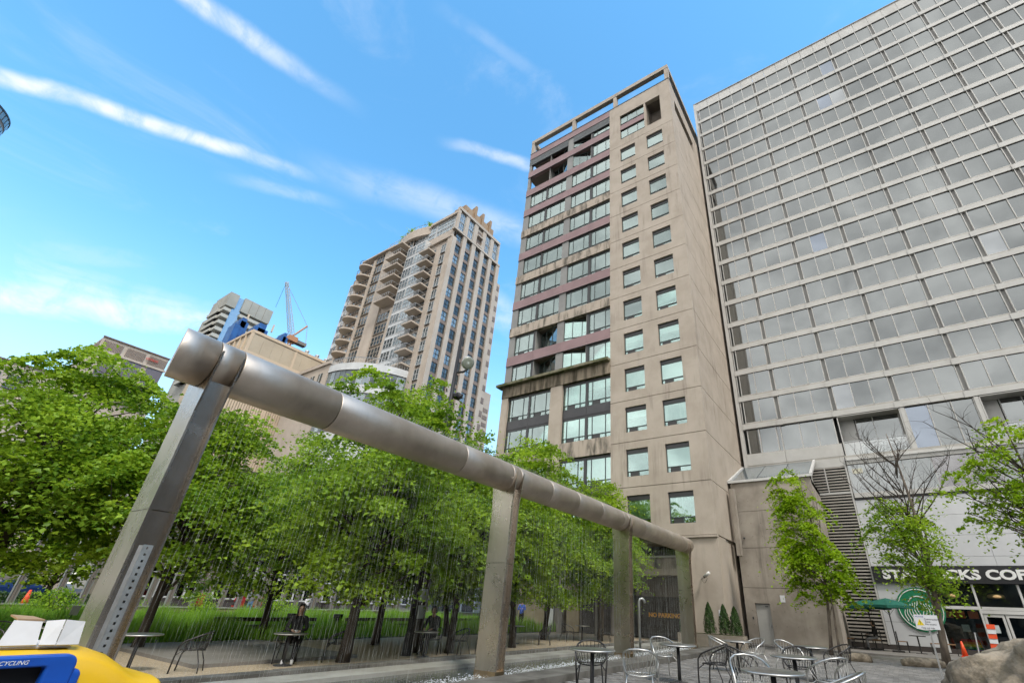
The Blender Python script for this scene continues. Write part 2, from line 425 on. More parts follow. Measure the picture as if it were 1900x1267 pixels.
def text(name, s, size, mat, loc, rot, parent=None, extrude=.01, bold=0., align='LEFT', sx=1., shear=0.):
    c = bpy.data.curves.new('t', 'FONT'); c.body = s; c.size = size; c.extrude = extrude; c.offset = bold; c.align_x = align; c.shear = shear
    c.resolution_u = 3
    t = bpy.data.objects.new('t', c); COL.objects.link(t)
    bpy.context.view_layer.update()
    me = bpy.data.meshes.new_from_object(t.evaluated_get(bpy.context.evaluated_depsgraph_get()))
    bpy.data.objects.remove(t); me.name = name
    me.materials.clear(); me.materials.append(MATS[mat])
    o = bpy.data.objects.new(name, me); COL.objects.link(o)
    o.location = Vector(loc) - off(parent); o.rotation_euler = rot; o.scale = (sx, 1, 1)
    if parent is not None: o.parent = parent
    return o
def FY(y0): return lambda u, d: (u, y0 + d)          # facade facing -Y, d goes into the building
def FX(x0): return lambda u, d: (x0 - d, u)          # facade facing +X
def fb(s, F, u0, u1, d0, d1, z0, z1):
    a, b, c, d = F(u0, d0), F(u1, d0), F(u1, d1), F(u0, d1)
    if (b[0] - a[0]) * (d[1] - a[1]) - (b[1] - a[1]) * (d[0] - a[0]) < 0: a, b, c, d = a, d, c, b
    return s.hexa([(p[0], p[1], z0) for p in (a, b, c, d)] + [(p[0], p[1], z1) for p in (a, b, c, d)])
MB.fb = fb
def fpart(name, mat, parent, F, *bx, **k):
    m = MB()
    for b in bx: m.fb(F, *b)
    return m.build(name, mat, parent, **k)

# ------------------------------------------------------------------ ground
def sheet(name, mat, x0, x1, y0, y1, z, kind='structure', t=.05):
    return MB().box(x0, x1, y0, y1, z - t, z).build(name, mat, kind=kind)
MB().add([(-1500, -1500, -.06), (1500, -1500, -.06), (1500, 1500, -.06), (-1500, 1500, -.06)], [(0, 1, 2, 3)]).build('ground', 'asphalt', kind='structure')
plaza = sheet('plaza_paving', 'paver_joint', -6.15, 16, -8, 27.2, -.012)
sheet('sidewalk', 'slab_stone', -6.3, 30, 27.25, 32.2, .06, t=.12)
gravel = sheet('gravel_bed', 'gravel', -17.6, -9.7, -6, 27.5, -.04, t=.3)
sheet('marsh_soil', 'soil', -31.5, -17.65, -12, 34, -.03, t=.3)
sheet('walkway', 'slab_stone', -39.5, -31.55, -30, 60, .06, t=.12)
sheet('stone_path', 'slab_stone', -17.55, -12.3, 5.2, 9.0, .03, t=.08)
# pool trough
sheet('pool_water', 'water', -8.72, -6.95, -6, 23.6, .03)
MB().box(-6.95, -6.2, -6, 24.0, -.05, .11).build('pool_kerb', 'kerb_stone', kind='structure')
MB().box(-9.45, -8.72, -6, 24.0, -.05, .10).build('pool_ledge', 'kerb_light', kind='structure')
kerb = thing('gravel_kerb', (-9.7, 9, 0), 'dark stone kerb blocks edging the gravel beside the fountain trough', 'kerb')
for i in range(19):
    y = -5.4 + i * 1.55
    MB().box(-9.80, -9.455, y, y + 1.535, -.08, .16 + random.uniform(-.006, .006)).build('kerb_block', 'kerb_stone', kerb)
# pavers: the 300 largest in view as pieces, the rest joined
pv = []
yy = -2.0; r_ = 0
while yy < 27.1:
    xx = -6.12 + (.12 if r_ % 2 else 0)
    while xx < 9.5:
        pv.append((xx, yy)); xx += .245
    yy += .165; r_ += 1
pm = []
for nm in ('paver', 'paver_light'):
    hx, hy = .116, .076
    pm.append(mesh_of(MB().hexa([(-hx, -hy, -.04), (hx, -hy, -.04), (hx, hy, -.04), (-hx, hy, -.04), (-hx + .006, -hy + .006, 0), (hx - .006, -hy + .006, 0), (hx - .006, hy - .006, 0), (-hx + .006, hy - .006, 0)]), 'paver', nm))
def inview(x, y, z=0):
    c = WM.T @ np.array([x, y, z - CAM_H])
    if c[2] <= .2: return None
    p = c[:2] / c[2] * 841.49 + np.array([1055.01, 679.6])
    return (p[0], p[1], c[2]) if -5 < p[0] < 1905 and -5 < p[1] < 1272 else None
vis = sorted([(inview(x + .12, y + .08)[2], x, y) for x, y in pv if inview(x + .12, y + .08)])
near = set((x, y) for _, x, y in vis[:300])
rest = MB()
for x, y in pv:
    dz = random.uniform(-.004, .003); k = 1 if random.random() < .35 else 0
    if (x, y) in near: inst('paver', pm[k], plaza, (x + .12, y + .08, dz))
    else:
        rest.mat('paver_light' if k else 'paver').add([(x + .005, y + .005, dz), (x + .236, y + .005, dz), (x + .236, y + .157, dz), (x + .005, y + .157, dz),
             (x, y, dz - .012), (x + .241, y, dz - .012), (x + .241, y + .162, dz - .012), (x, y + .162, dz - .012)],
             [(0, 1, 2, 3), (4, 5, 1, 0), (5, 6, 2, 1), (6, 7, 3, 2), (7, 4, 0, 3)])
rest.build('paver_field', None, plaza, kind='stuff')

# ------------------------------------------------------------------ windows
def window(parent, F, u0, u1, z0, z1, cols=(), header=.26, lower=.33, d=.13, glass='glass_green', frame='window_frame_green', blind=None, grille=True, fw=.045):
    f = MB(); zt = z1 - header; zl = z0 + lower
    for b in ((u0, u1, z0, z0 + fw), (u0, u1, zl - fw / 2, zl + fw / 2), (u0, u1, zt - fw / 2, zt + fw / 2), (u0, u0 + fw, z0, zt), (u1 - fw, u1, z0, zt)):
        f.fb(F, b[0], b[1], d, d + .07, b[2], b[3])
    xs = [u0] + [u0 + (u1 - u0) * c for c in cols] + [u1]
    for x in xs[1:-1]: f.fb(F, x - fw / 2, x + fw / 2, d + .002, d + .068, z0 + fw, zt)
    um = u0 + (u1 - u0) * .52
    if not cols and lower > .05: f.fb(F, um - .02, um + .02, d + .002, d + .066, z0 + fw, zl)
    wo = f.build('window', frame, parent)
    if header > .05: fpart('header_panel', 'charcoal_panel', wo, F, (u0, u1, d - .01, d + .1, zt + fw / 2 + .002, z1))
    for a, b in zip(xs[:-1], xs[1:]):
        fpart('pane', glass, wo, F, (a + .02, b - .02, d + .03, d + .036, zl, zt))
    if lower > .05:
        if grille: fpart('grille', 'frame_dark', wo, F, (um - .55 if um - .55 > u0 else u0 + .05, um - .02, d + .02, d + .05, z0 + .05, zl - .03))
        fpart('vent_pane', glass, wo, F, (u0 + .02, u1 - .02, d + .052, d + .058, z0 + .03, zl))
    if blind is None: blind = random.choice((1, 1, 1, 1, 1, .6, .4, .8, 0))
    if blind > 0:
        bm = 'curtain' if random.random() < .14 else 'blind'
        fpart('blind', bm, wo, F, (u0 + .03, u1 - .03, d + .12, d + .135, zt - (zt - zl) * blind, zt))
    return wo

# ------------------------------------------------------------------ concrete apartment tower
Y0 = 24.5
TW = thing('apartment_tower', (-14.6, Y0, 0), 'tall tan concrete apartment tower with purple spandrel bands and an open roof frame', 'building')
F = FY(Y0)
T = lambda k: 7.2 + 2.78 * k
SILL = 1.68
J = lambda k: T(k) - SILL - .63
UL, UM, UR = -22.5, -12.9, -6.85
C1, C2 = (-11.85, -10.4), (-9.32, -7.87)
for k in range(12):
    a, s, t, b = J(k) + .018, T(k) - SILL, T(k), J(k + 1) - .018
    fpart('wall_panel', 'concrete', TW, F, (UM, UR, 0, .35, a, s), (UM, UR, 0, .35, t, b), (UM, C1[0], 0, .35, s, t), (C1[1], C2[0], 0, .35, s, t), (C2[1], UR, 0, .35, s, t))
    for c in (C1, C2): window(TW, F, c[0], c[1], T(k) - SILL, T(k), glass='glass_green')
# louvred shutters inside one low window
m = MB()
for i in range(4):
    for j in range(14): m.fb(F, -9.2 + i * .32, -8.95 + i * .32, .235, .25, 5.98 + j * .065, 6.02 + j * .065)
    m.fb(F, -9.23 + i * .32, -9.2 + i * .32, .23, .26, 5.9, 6.9); m.fb(F, -8.95 + i * .32, -8.92 + i * .32, .23, .26, 5.9, 6.9)
m.build('shutter', 'white_letter', TW)
ztop = 44.2
fpart('wall_panel', 'concrete', TW, F, (UM, UR, 0, .35, J(12) + .012, 39.1), (UM, -11.82, 0, .35, 39.1, 42.5), (-9.4, -9.25, 0, .35, 39.1, 42.5), (-7.83, UR, 0, .35, 39.1, 42.5), (UM, UR, 0, .35, 42.5, ztop))
window(TW, F, -11.82, -9.4, 39.1, 40.5, (.3, .7), header=.0, lower=.28); window(TW, F, -11.82, -9.4, 41.15, 42.5, (.3, .7), header=.0, lower=.28)
fpart('spandrel_panel', 'purple_panel', TW, F, (-11.82, -9.4, .05, .3, 40.5, 41.15))
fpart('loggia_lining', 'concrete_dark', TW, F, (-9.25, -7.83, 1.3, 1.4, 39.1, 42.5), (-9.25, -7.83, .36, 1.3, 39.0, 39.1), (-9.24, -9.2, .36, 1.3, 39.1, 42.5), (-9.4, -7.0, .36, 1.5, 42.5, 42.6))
# cores
fpart('core', 'room_dark', TW, F, (UL + .05, UR - .3, 1.5, 12, 4.9, 37.6), (-19.8, UR - .3, 1.5, 12, 37.6, 44.0))
# left section: ribbon windows
SL = ((-21.86, -19.95), (-19.76, -17.62), (-16.98, -14.94), (-14.73, UM + .01))
def zone(k): return T(k) - 1.93, T(k)
def slant(p, q):
    p, q = Vector(p), Vector(q); t = (q - p); ln = t.length; t.normalize(); n = Vector((-t.y, t.x))
    return (lambda u, d: tuple(p + t * u + n * d)), ln
for k in range(4, 14):
    z0, z1 = zone(k)
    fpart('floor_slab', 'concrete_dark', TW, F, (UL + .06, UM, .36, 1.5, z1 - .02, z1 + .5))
    fpart('pier_panel', 'grey_panel', TW, F, (-17.62, -16.98, .06, .3, z0 + .01, z1 - .01))
    top = k >= 12
    if not top: fpart('pier_panel', 'grey_panel', TW, F, (UL, -21.86, .06, .3, z0 + .01, z1 - .01)); fpart('pier_panel', 'frame_dark', TW, FX(UL + .2), (Y0 + .3, Y0 + 1.6, 0, .2, z0 + .01, z1 - .01))
    fpart('mullion', 'frame_dark', TW, F, (-14.94, -14.73, .1, .26, z0, z1)); 
    if not top: fpart('mullion', 'frame_dark', TW, F, (-19.95, -19.76, .1, .26, z0, z1))
    hd = .16
    zz1 = z1
    if k == 13:                                   # slatted screens under the roof edge
        zz1 = z1 - .95; hd = 0
        for a, b in ((UL, -17.62), (-16.98, UM)):
            for i in range(5): fpart('slat', 'slat_panel', TW, F, (a, b, .02, .1, z1 - .93 + i * .185, z1 - .775 + i * .185))
            fpart('screen_backing', 'charcoal_panel', TW, F, (a, b, .12, .3, z1 - .95, z1))
    for i, (a, b) in enumerate(SL):
        if top and i == 0: continue
        if k in (4, 5, 12, 13) and i in (1, 2):
            if i == 1: Fs, ln = slant((a + .15, Y0 + .75), (b, Y0 + .1))
            else: Fs, ln = slant((a, Y0 + .1), (b - .05, Y0 + .55))
            window(TW, Fs, 0, ln, z0, zz1 - .16, (.3, .7) if i == 1 else (.34, .72), header=.0, lower=.3, d=0, grille=False, blind=random.choice((1, .7)))
            fpart('reveal_panel', 'grey_panel', TW, F, (b - .04, b, .1, 1.2, z0, zz1) if i == 2 else (a, a + .05, .1, 1.3, z0, zz1))
        else:
            window(TW, F, a, b, z0, zz1, (.22, .74), header=hd, lower=.33, blind=random.choice((1, 1, 1, .8, .6)))
    # spandrel band above this zone
    zb0, zb1 = z1 + .004, (zone(k + 1)[0] if k < 13 else ztop)
    conc = k in (5, 7, 9)
    us = (UL, -19.85, -17.3, -14.85, UM)
    for a, b in zip(us[:-1], us[1:]):
        fpart('spandrel_panel', 'concrete_stained' if conc else 'purple_panel', TW, F, (a + .008, b - .008, -.04 if conc else 0, .34, zb0, zb1 - .004))
    if not conc: fpart('drip_edge', 'frame_dark', TW, F, (UL, UM, -.015, .05, zb0 - .03, zb0 - .002))
fpart('loggia_post', 'grey_panel', TW, F, (UL + .02, UL + .3, .05, .33, zone(12)[0], T(13)))
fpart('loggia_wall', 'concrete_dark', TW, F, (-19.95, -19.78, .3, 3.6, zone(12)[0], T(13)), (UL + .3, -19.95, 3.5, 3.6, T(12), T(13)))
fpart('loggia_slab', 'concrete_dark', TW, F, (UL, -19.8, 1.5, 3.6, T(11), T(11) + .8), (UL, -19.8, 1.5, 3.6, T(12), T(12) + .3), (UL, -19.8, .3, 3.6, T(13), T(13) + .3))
# ledge and lower concrete frame
fpart('ledge', 'concrete_moss', TW, F, (UL - .4, UM - .002, -.42, .3, 16.42, 16.62))
fpart('ledge_band', 'moss_band', TW, F, (UL, UM - .002, -.05, .33, 15.5, 16.42))
for a, b in ((UL, -21.88), (-17.83, -16.8)): fpart('pier', 'concrete', TW, F, (a, b, 0, .4, 4.9, 15.495))
for z0, z1 in ((9.95, 11.05), (4.9, 5.6)):
    for a, b in ((-21.88, -17.83), (-16.8, UM)): fpart('band', 'concrete_stained', TW, F, (a + .003, b - .003, 0, .38, z0, z1))
for a, b in ((-21.88, -17.83), (-16.8, UM)):
    mid = (a + b) / 2
    for z0, z1 in ((11.06, 12.85), (13.5, 15.45), (8.0, 9.9), (5.65, 7.4)):
        for p, q in ((a, mid - .07), (mid + .07, b)): window(TW, F, p, q, z0, z1, (.2, .74), header=.14, lower=.35, d=.2)
        fpart('mullion', 'charcoal_panel', TW, F, (mid - .07, mid + .07, .18, .36, z0, z1))
    for z0, z1 in ((12.855, 13.495), (7.405, 7.995)):
        for p, q in ((a, mid), (mid, b)): fpart('spandrel_panel', 'charcoal_panel', TW, F, (p + .01, q - .01, .16, .4, z0, z1))
for k in range(0, 4): fpart('floor_slab', 'room_dark', TW, F, (UL + .06, UM, .42, 1.5, T(k) - .02 if k != 2 else 12.9, T(k) + .5 if k != 2 else 13.4))
# side wall facing the glass building
S = FX(UR)
for k in range(0, 12):
    fpart('side_panel', 'concrete', TW, S, (Y0 + .36, Y0 + .80, 0, .3, J(k) + .018, J(k + 1) - .018), (Y0 + .84, Y0 + 12, .02, .3, J(k) + .018, J(k + 1) - .018))
fpart('side_panel', 'concrete', TW, S, (Y0 + .36, Y0 + .80, 0, .3, J(12) + .012, ztop), (Y0 + .84, Y0 + 12, .02, .3, J(12) + .012, 40.95), (Y0 + .84, Y0 + 12, .02, .3, 42.4, ztop), (Y0 + .84, Y0 + 1.1, .02, .3, 40.95, 42.4), (Y0 + 6.2, Y0 + 12, .02, .3, 40.95, 42.4))
fpart('side_slot_backing', 'room_dark', TW, S, (Y0 + .4, Y0 + 12, .9, 1.0, 38.3, 44.0))
fpart('side_base', 'concrete', TW, S, (Y0 + 1.62, Y0 + 12, .12, .4, 0, 4.88))
# roof cap and open frame
fpart('roof_cap', 'frame_dark', TW, F, (UL - .03, UR + .03, -.03, .4, ztop, ztop + .07)); fpart('roof_cap', 'frame_dark', TW, S, (Y0 + .4, Y0 + 12, -.03, .4, ztop, ztop + .07))
fr = fpart('roof_frame', 'concrete', TW, F, (UL, UR, 0, .42, 45.95, 46.42), (UL, UL + .35, .42, 5, 45.95, 46.42), (UR - .35, UR, .42, 12, 45.95, 46.42))
for u in (-22.48, -17.25, -12.5, -7.22): fpart('post', 'concrete', fr, F, (u, u + .34, .02, .4, ztop + .07, 45.95))
fpart('roof_rail', 'steel_rail', TW, F, (UL, UR, .6, .63, 45.1, 45.13), (UL, UR, .6, .63, 44.7, 44.72))
# base
fpart('corner_pier', 'concrete', TW, F, (-8.8, UR, .06, 1.6, 0, 4.84), (-8.9, UR + .02, -.06, .3, 4.78, 4.88), (-8.55, -8.35, -.02, .06, 0, 4.78))
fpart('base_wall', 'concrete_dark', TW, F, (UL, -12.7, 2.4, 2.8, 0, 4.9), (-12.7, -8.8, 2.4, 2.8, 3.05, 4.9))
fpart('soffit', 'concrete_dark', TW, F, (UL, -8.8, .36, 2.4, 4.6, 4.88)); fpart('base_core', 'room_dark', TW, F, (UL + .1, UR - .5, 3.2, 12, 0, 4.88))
fpart('lintel', 'concrete', TW, F, (-13.0, -8.82, 1.6, 2.38, 3.1, 3.42)); fpart('lintel', 'concrete_stained', TW, F, (-13.0, -8.82, 1.9, 2.37, 3.44, 4.0)); fpart('lintel', 'frame_white', TW, F, (-13.0, -8.82, 1.7, 1.95, 4.02, 4.1))
fpart('glazed_strip', 'glass_dark', TW, F, (-13.0, -8.82, 1.8, 1.86, 4.12, 4.58))
gd = MB()
for i in range(14): gd.fb(F, -12.7, -8.8, 3.0 + .003 * (i % 2), 3.1, .02 + i * .216, .229 + i * .216)
gd.build('garage_door', 'garage', TW)
fpart('garage_jamb', 'concrete_dark', TW, F, (-12.9, -12.7, 2.39, 3.0, 0, 3.04), (-8.82, -8.6, 2.39, 3.0, 0, 3.04), (-12.7, -8.82, 2.75, 2.98, 2.05, 3.04))
text('lettering', 'NO PARKING', .30, 'paint_amber', (-12.05, Y0 + 2.985, 1.02), (R(90), 0, 0), TW, .006, .012, sx=1.05)
for a, b, mt in ((-21.0, -18.9, 'tan_screen'), (-18.6, -18.2, 'white_letter'), (-18.1, -17.3, 'shop_wall'), (-17.2, -16.3, 'tan_screen'), (-16.1, -14.2, 'shop_dark'), (-14.1, -13.7, 'shop_wall'), (-13.5, -12.95, 'shop_dark')):
    fpart('base_panel', mt, TW, F, (a, b, 2.3, 2.38, .02, 2.7))  # the wide shop_dark panel paints in the dark of an opening
for u in (-16.4, -13.9): fpart('base_column', 'shop_wall', TW, F, (u - .18, u + .18, .3, .7, 0, 4.6))

# ------------------------------------------------------------------ glass and white metal office slab
YW = 32.3
WB = thing('office_building', (3, YW, 0), 'broad white metal office slab with ribbons of mirrored grey glass', 'building')
F = FY(YW)
ZB = lambda j: 13.1 + 2.137 * j
XL = -6.45
cols = [-3.9 + 3.38 * i for i in range(8)]
bays = [(XL, cols[0])] + list(zip(cols[:-1], cols[1:]))
fpart('core', 'charcoal_panel', WB, F, (XL + .05, 24, 1.15, 14, 0.1, 50.3))
fpart('end_wall', 'white_metal', WB, F, (XL - .2, XL + .05, -.02, 14, 10.2, 50.5))
rows = [(j, ZB(j) + .27, ZB(j + 1) - .175) for j in range(17)]
panes = []
for j, z0, z1 in rows:
    for bi, (a, b) in enumerate(bays):
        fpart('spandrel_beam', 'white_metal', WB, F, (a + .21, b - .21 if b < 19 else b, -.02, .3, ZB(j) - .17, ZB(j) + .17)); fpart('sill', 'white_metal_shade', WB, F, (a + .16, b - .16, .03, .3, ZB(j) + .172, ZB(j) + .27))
        L0 = a + .13; R0 = b - .13
        n = 3 if bi else 2
        if bi == 0: L0 = a + .32
        xs = [L0 + (R0 - L0) * i / n for i in range(n + 1)]
        wf = MB()
        for x in xs: wf.fb(F, x - .026, x + .026, .005, .2, z0, z1)
        if bi == 0: wf.fb(F, a + .1, a + .15, .005, .2, z0, z1)
        wf.fb(F, L0, R0, .03, .18, z0, z0 + .03)
        wo = wf.build('window', 'white_metal', WB)
        for x, y in zip(xs[:-1], xs[1:]):
            pr = inview((x + y) / 2, YW, (z0 + z1) / 2)
            panes.append((0 if pr else 1, pr[2] if pr else 99, x, y, z0, z1, wo))
panes.sort(key=lambda p: p[:2])
pane_me = {}
for mt in ('mirror_glass', 'mirror_glass_pale', 'mirror_glass_blue'):
    pane_me[mt] = mesh_of(MB().box(-.5, .5, -.004, .004, -.5, .5), 'pane', mt)
rp = MB()
for i, (v, d_, x, y, z0, z1, wo) in enumerate(panes):
    mt = 'mirror_glass' if random.random() < .965 else random.choice(('mirror_glass_pale', 'mirror_glass_blue'))
    if i < 300: inst('pane', pane_me[mt], wo, ((x + y) / 2, YW + .07, (z0 + z1) / 2), (random.gauss(0, .006), 0, random.gauss(0, .006)), (y - x - .03, 1, z1 - z0))
    else: rp.fb(F, x + .015, y - .015, .066, .074, z0, z1)
rp.build('pane_field', 'mirror_glass', WB, kind='stuff')
for c in cols:
    m = MB().mat('white_metal')
    for j, z0, z1 in rows:
        m.mat('grey_panel').fb(F, c - .10, c + .10, .12, .3, z0, z1); m.mat('white_metal').fb(F, c - .205, c + .205, -.055, .29, ZB(j) - .20, ZB(j) + .20)
    m.build('column', None, WB)
m = MB()
for j, z0, z1 in rows: m.fb(F, XL + .055, XL + .205, -.055, .29, ZB(j) - .20, ZB(j) + .20)
m.build('column', 'white_metal', WB)
fpart('top_beam', 'white_metal', WB, F, (XL + .06, 24, -.02, .3, ZB(17) - .235, ZB(17) - .1))
for bi, (a, b) in enumerate(bays):
    n = 3 if bi else 2
    for i in range(n): fpart('parapet_panel', 'white_metal', WB, F, (a + (b - a) * i / n + .01, a + (b - a) * (i + 1) / n - .01, .02, .28, ZB(17) - .095, 50.5))
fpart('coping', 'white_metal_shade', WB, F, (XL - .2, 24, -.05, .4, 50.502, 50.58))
# podium: left bay strip
wf = MB()
xs = [XL + .3, -5.37, -4.25, -3.98, -2.8, -1.8, -.78]
for x in xs: wf.fb(F, x - .028, x + .028, .06, .24, 11.14, 12.85)
wo = wf.build('window', 'white_metal', WB)
for x, y in zip(xs[:-1], xs[1:]): inst('pane', pane_me['mirror_glass'], wo, ((x + y) / 2, YW + .19, 12.0), (random.gauss(0, .004), 0, random.gauss(0, .004)), (y - x - .02, 1, 1.71))
for a, b in ((XL + .06, -3.95), (-3.93, -.62)): fpart('spandrel_beam', 'white_metal', WB, F, (a, b, -.02, .3, 10.32, 11.1)); fpart('sill', 'white_metal_shade', WB, F, (a, b, .04, .3, 11.1, 11.138))
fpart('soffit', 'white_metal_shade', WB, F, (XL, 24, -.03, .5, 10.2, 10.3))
# podium loggias and tall glass bay
for a, b in ((-.55, 2.85), (6.6, 9.55), (9.7, 13.0)):
    fpart('loggia_lining', 'white_metal', WB, F, (a, a + .9, .9, 1.0, 10.2, 12.84), (b - .06, b, .0, .9, 10.2, 12.84), (a, a + .06, 0, .9, 10.2, 12.84), (a + .06, b - .06, .0, .9, 12.84, 12.88))
    w2 = fpart('window', 'frame_white', WB, F, *[(x, x + .05, .82, .9, 10.2, 12.84) for x in (a + .95, a + 1.9, b - .12)], (a + .95, b - .1, .82, .9, 11.2, 11.25))
    for x, y in ((a + 1.0, a + 1.9), (a + 1.95, b - .12)): fpart('pane', 'mirror_glass', w2, F, (x, y, .85, .86, 10.2, 12.84))
    fpart('rail', 'steel_rail', WB, F, (a + .06, b - .06, .02, .06, 11.15, 11.19), *[(a + .06 + i * .55, a + .09 + i * .55, .02, .05, 10.2, 11.15) for i in range(6)])
    fpart('rail_glass', 'glass_rail', WB, F, (a + .08, b - .08, .06, .07, 10.2, 11.1))
fpart('pier', 'white_metal', WB, F, (2.86, 3.06, -.02, .5, 10.2, 12.87)); fpart('pier', 'white_metal', WB, F, (6.38, 6.58, -.02, .5, 10.2, 12.87))
wo = fpart('window', 'white_metal', WB, F, *[(x, x + .05, .04, .2, 10.2, 12.84) for x in (3.07, 4.2, 5.3, 6.32)])
for x, y, mt in ((3.12, 4.2, 'mirror_glass_blue'), (4.25, 5.3, 'mirror_glass'), (5.35, 6.32, 'mirror_glass')): inst('pane', pane_me[mt], wo, ((x + y) / 2, YW + .15, 11.52), (0, 0, random.gauss(0, .004)), (y - x, 1, 2.64))
fpart('ledge', 'white_metal', WB, F, (-.62, 24, -.12, .5, 9.72, 10.17)); fpart('ledge_line', 'frame_white', WB, F, (-.62, 24, -.2, -.13, 9.95, 10.02))
for i in range(10):
    a = -.6 + 1.24 * i * 1.12; b = a + 1.36
    fpart('balustrade_panel', 'pink_panel' if i in (3, 4) else 'poster_pale', WB, F, (a, b, .03, .1, 8.02, 9.70))
    fpart('balustrade_post', 'frame_white', WB, F, (a - .03, a, -.02, .1, 8.02, 9.70))
    fpart('balustrade_glass', 'glass_rail', WB, F, (a + .01, b - .01, -.01, 0.0, 8.02, 9.70))
text('lettering', 'perfect', .42, 'white_letter', (3.55, YW + .025, 8.62), (R(90), 0, 0), WB, .004, .004)
fpart('notice', 'tag_cream', WB, F, (-.42, .12, -.03, -.012, 9.15, 9.45))
fpart('ledge', 'white_metal', WB, F, (-.62, 24, -.1, .5, 7.73, 8.0)); fpart('black_strip', 'black_sign', WB, F, (-.62, 24, .0, .5, 7.58, 7.73))  # flat black strip between the cladding and the ledge
for r in range(7):
    z0 = .28 + r * 1.045
    for i in range(9):
        a = -.66 + i * 2.7; b = a + 2.7
        if z0 < 3.1:
            if a > 1.5: continue
            b = min(b, 1.72)
        fpart('cladding_panel', 'white_cladding', WB, F, (a + .006, b - .006, .0, .12, z0 + .006, z0 + 1.039))
fpart('vent_slot', 'black_sign', WB, F, *[(1.15, 2.75, -.015, -.003, 6.02 + i * .09, 6.06 + i * .09) for i in range(3)])
fpart('plinth', 'shop_dark', WB, F, (-2.65, 24, -.02, .3, .02, .27))
SB = fpart('sign_band', 'black_sign', WB, F, (-.68, 14, -.16, -.01, 3.18, 4.0))
text('lettering', 'STARBUCKS COFFEE', .60, 'white_letter', (-.22, YW - .168, 3.385), (R(90), 0, 0), SB, .015, .026, sx=1.27)
# round emblem: green disc with a pale wavy pattern
EM = MB().lathe([(.0, 0), (1.02, 0), (1.02, .06), (0, .06)], (1.05, YW - .005, 1.95), 40, (0, -1, 0)).build('emblem', 'logo_green', WB)
m = MB().lathe([(.0, 0), (.60, 0), (.60, .008), (0, .008)], (1.05, YW - .066, 1.95), 32, (0, -1, 0))
m.build('emblem_centre', 'logo_green', EM)
m = MB()
for sgn in (-1, 1):
    for i in range(6):
        x0 = 1.05 + sgn * (.10 + i * .115)
        m.tube([(x0 + sgn * .045 * math.sin(t * 2.6 + i), YW - .078, 1.95 - .80 + .05 * i + t * .28) for t in np.linspace(0, 4.2 - i * .35, 12)], .020, 5)
m.tube([(1.05 + .93 * math.cos(a), YW - .07, 1.95 + .93 * math.sin(a)) for a in np.linspace(0, 2 * math.pi, 40)[:-1]], .022, 5, closed=True)
m.tube([(1.05 + .50 * math.cos(a), YW - .07, 2.05 + .50 * math.sin(a)) for a in np.linspace(.5, 2.64, 14)], .03, 5)
m.build('emblem_lines', 'white_letter', EM)
# storefront
SF = fpart('storefront_frame', 'frame_white', WB, F, *[(x, x + .09, -.04, .16, .1, 3.16) for x in (1.73, 3.42, 5.15, 6.9, 8.6)], (1.82, 10, -.03, .15, 2.02, 2.16), (3.51, 5.15, -.035, .155, 1.86, 2.01))
for a, b in ((1.82, 3.42), (3.51, 5.15), (5.24, 6.9), (6.99, 8.6)):
    fpart('pane', 'glass_clear', SF, F, (a, b, .05, .06, 2.16, 3.16))
    if a != 3.51: fpart('pane', 'glass_clear', SF, F, (a, b, .05, .06, .12, 2.02))
fpart('shop_interior', 'shop_dark', WB, F, (1.72, 10, .55, .59, .1, 3.17)); fpart('shop_floor', 'shop_wall', WB, F, (1.72, 10, .16, .55, .05, .1))
for i, (x, mt) in enumerate(((1.95, 'poster_orange'), (2.42, 'poster_orange'), (2.95, 'poster_orange'))): fpart('menu_board', mt, WB, F, (x, x + .40, .10, .12, 1.62, 1.94))
fpart('poster', 'frame_dark', WB, F, (2.35, 3.1, .12, .14, .75, 1.6)); fpart('poster_pale', 'poster_pale', WB, F, (2.55, 2.85, .105, .115, 1.05, 1.35))
for i, c in enumerate(('red', 'orange', 'yellow', 'green', 'blue', 'violet')): fpart('flag_stripe', 'rainbow_' + c, WB, F, (2.35, 3.15, .075, .08, .72 - (i + 1) * .105, .72 - i * .105))
for x in (2.55, 4.3): MB().lathe([(0, 0), (.32, .03), (.36, .1), (.30, .2), (0, .22)], (x, YW + .36, 2.52), 16).build('pendant_lamp', 'warm_lamp', WB, True)
for a, b in ((3.53, 4.31), (4.35, 5.13)):
    dr = fpart('door', 'frame_white', WB, F, (a, a + .10, 0, .1, .12, 1.84), (b - .10, b, 0, .1, .12, 1.84), (a + .1, b - .1, 0, .1, 1.72, 1.84), (a + .1, b - .1, 0, .1, .12, .34))
    fpart('pane', 'glass_dark', dr, F, (a + .1, b - .1, .04, .05, .34, 1.72)); fpart('handle', 'steel_rail', dr, F, ((b - .13, b - .10, -.05, -.02, .8, 1.2)))
fpart('door_notice', 'poster_pale', WB, F, (3.74, 3.98, .02, .036, 1.05, 1.38))
# louvre wall beside the concrete block
LV = fpart('louvre_frame', 'white_metal', WB, F, (-2.72, -2.64, -.05, .2, .27, 10.2), (-.76, -.67, -.05, .2, .27, 10.2), (-2.64, -.76, -.04, .2, 8.02, 8.14), (-2.64, -.76, -.04, .2, 9.68, 10.2), (-1.92, -1.86, -.04, .19, 8.14, 9.68))
lm = mesh_of(MB().hexa([(-.93, -.03, 0), (.93, -.03, 0), (.93, .13, .06), (-.93, .13, .06), (-.93, -.03, .075), (.93, -.03, .075), (.93, .13, .10), (-.93, .13, .10)]), 'slat', 'louver')
z = .3
while z < 9.6:
    if not 7.93 < z < 8.12: inst('slat', lm, LV, (-1.70, YW, z))
    z += .172
fpart('louvre_backing', 'room_dark', WB, F, (-2.64, -.76, .2, .3, .27, 9.7))

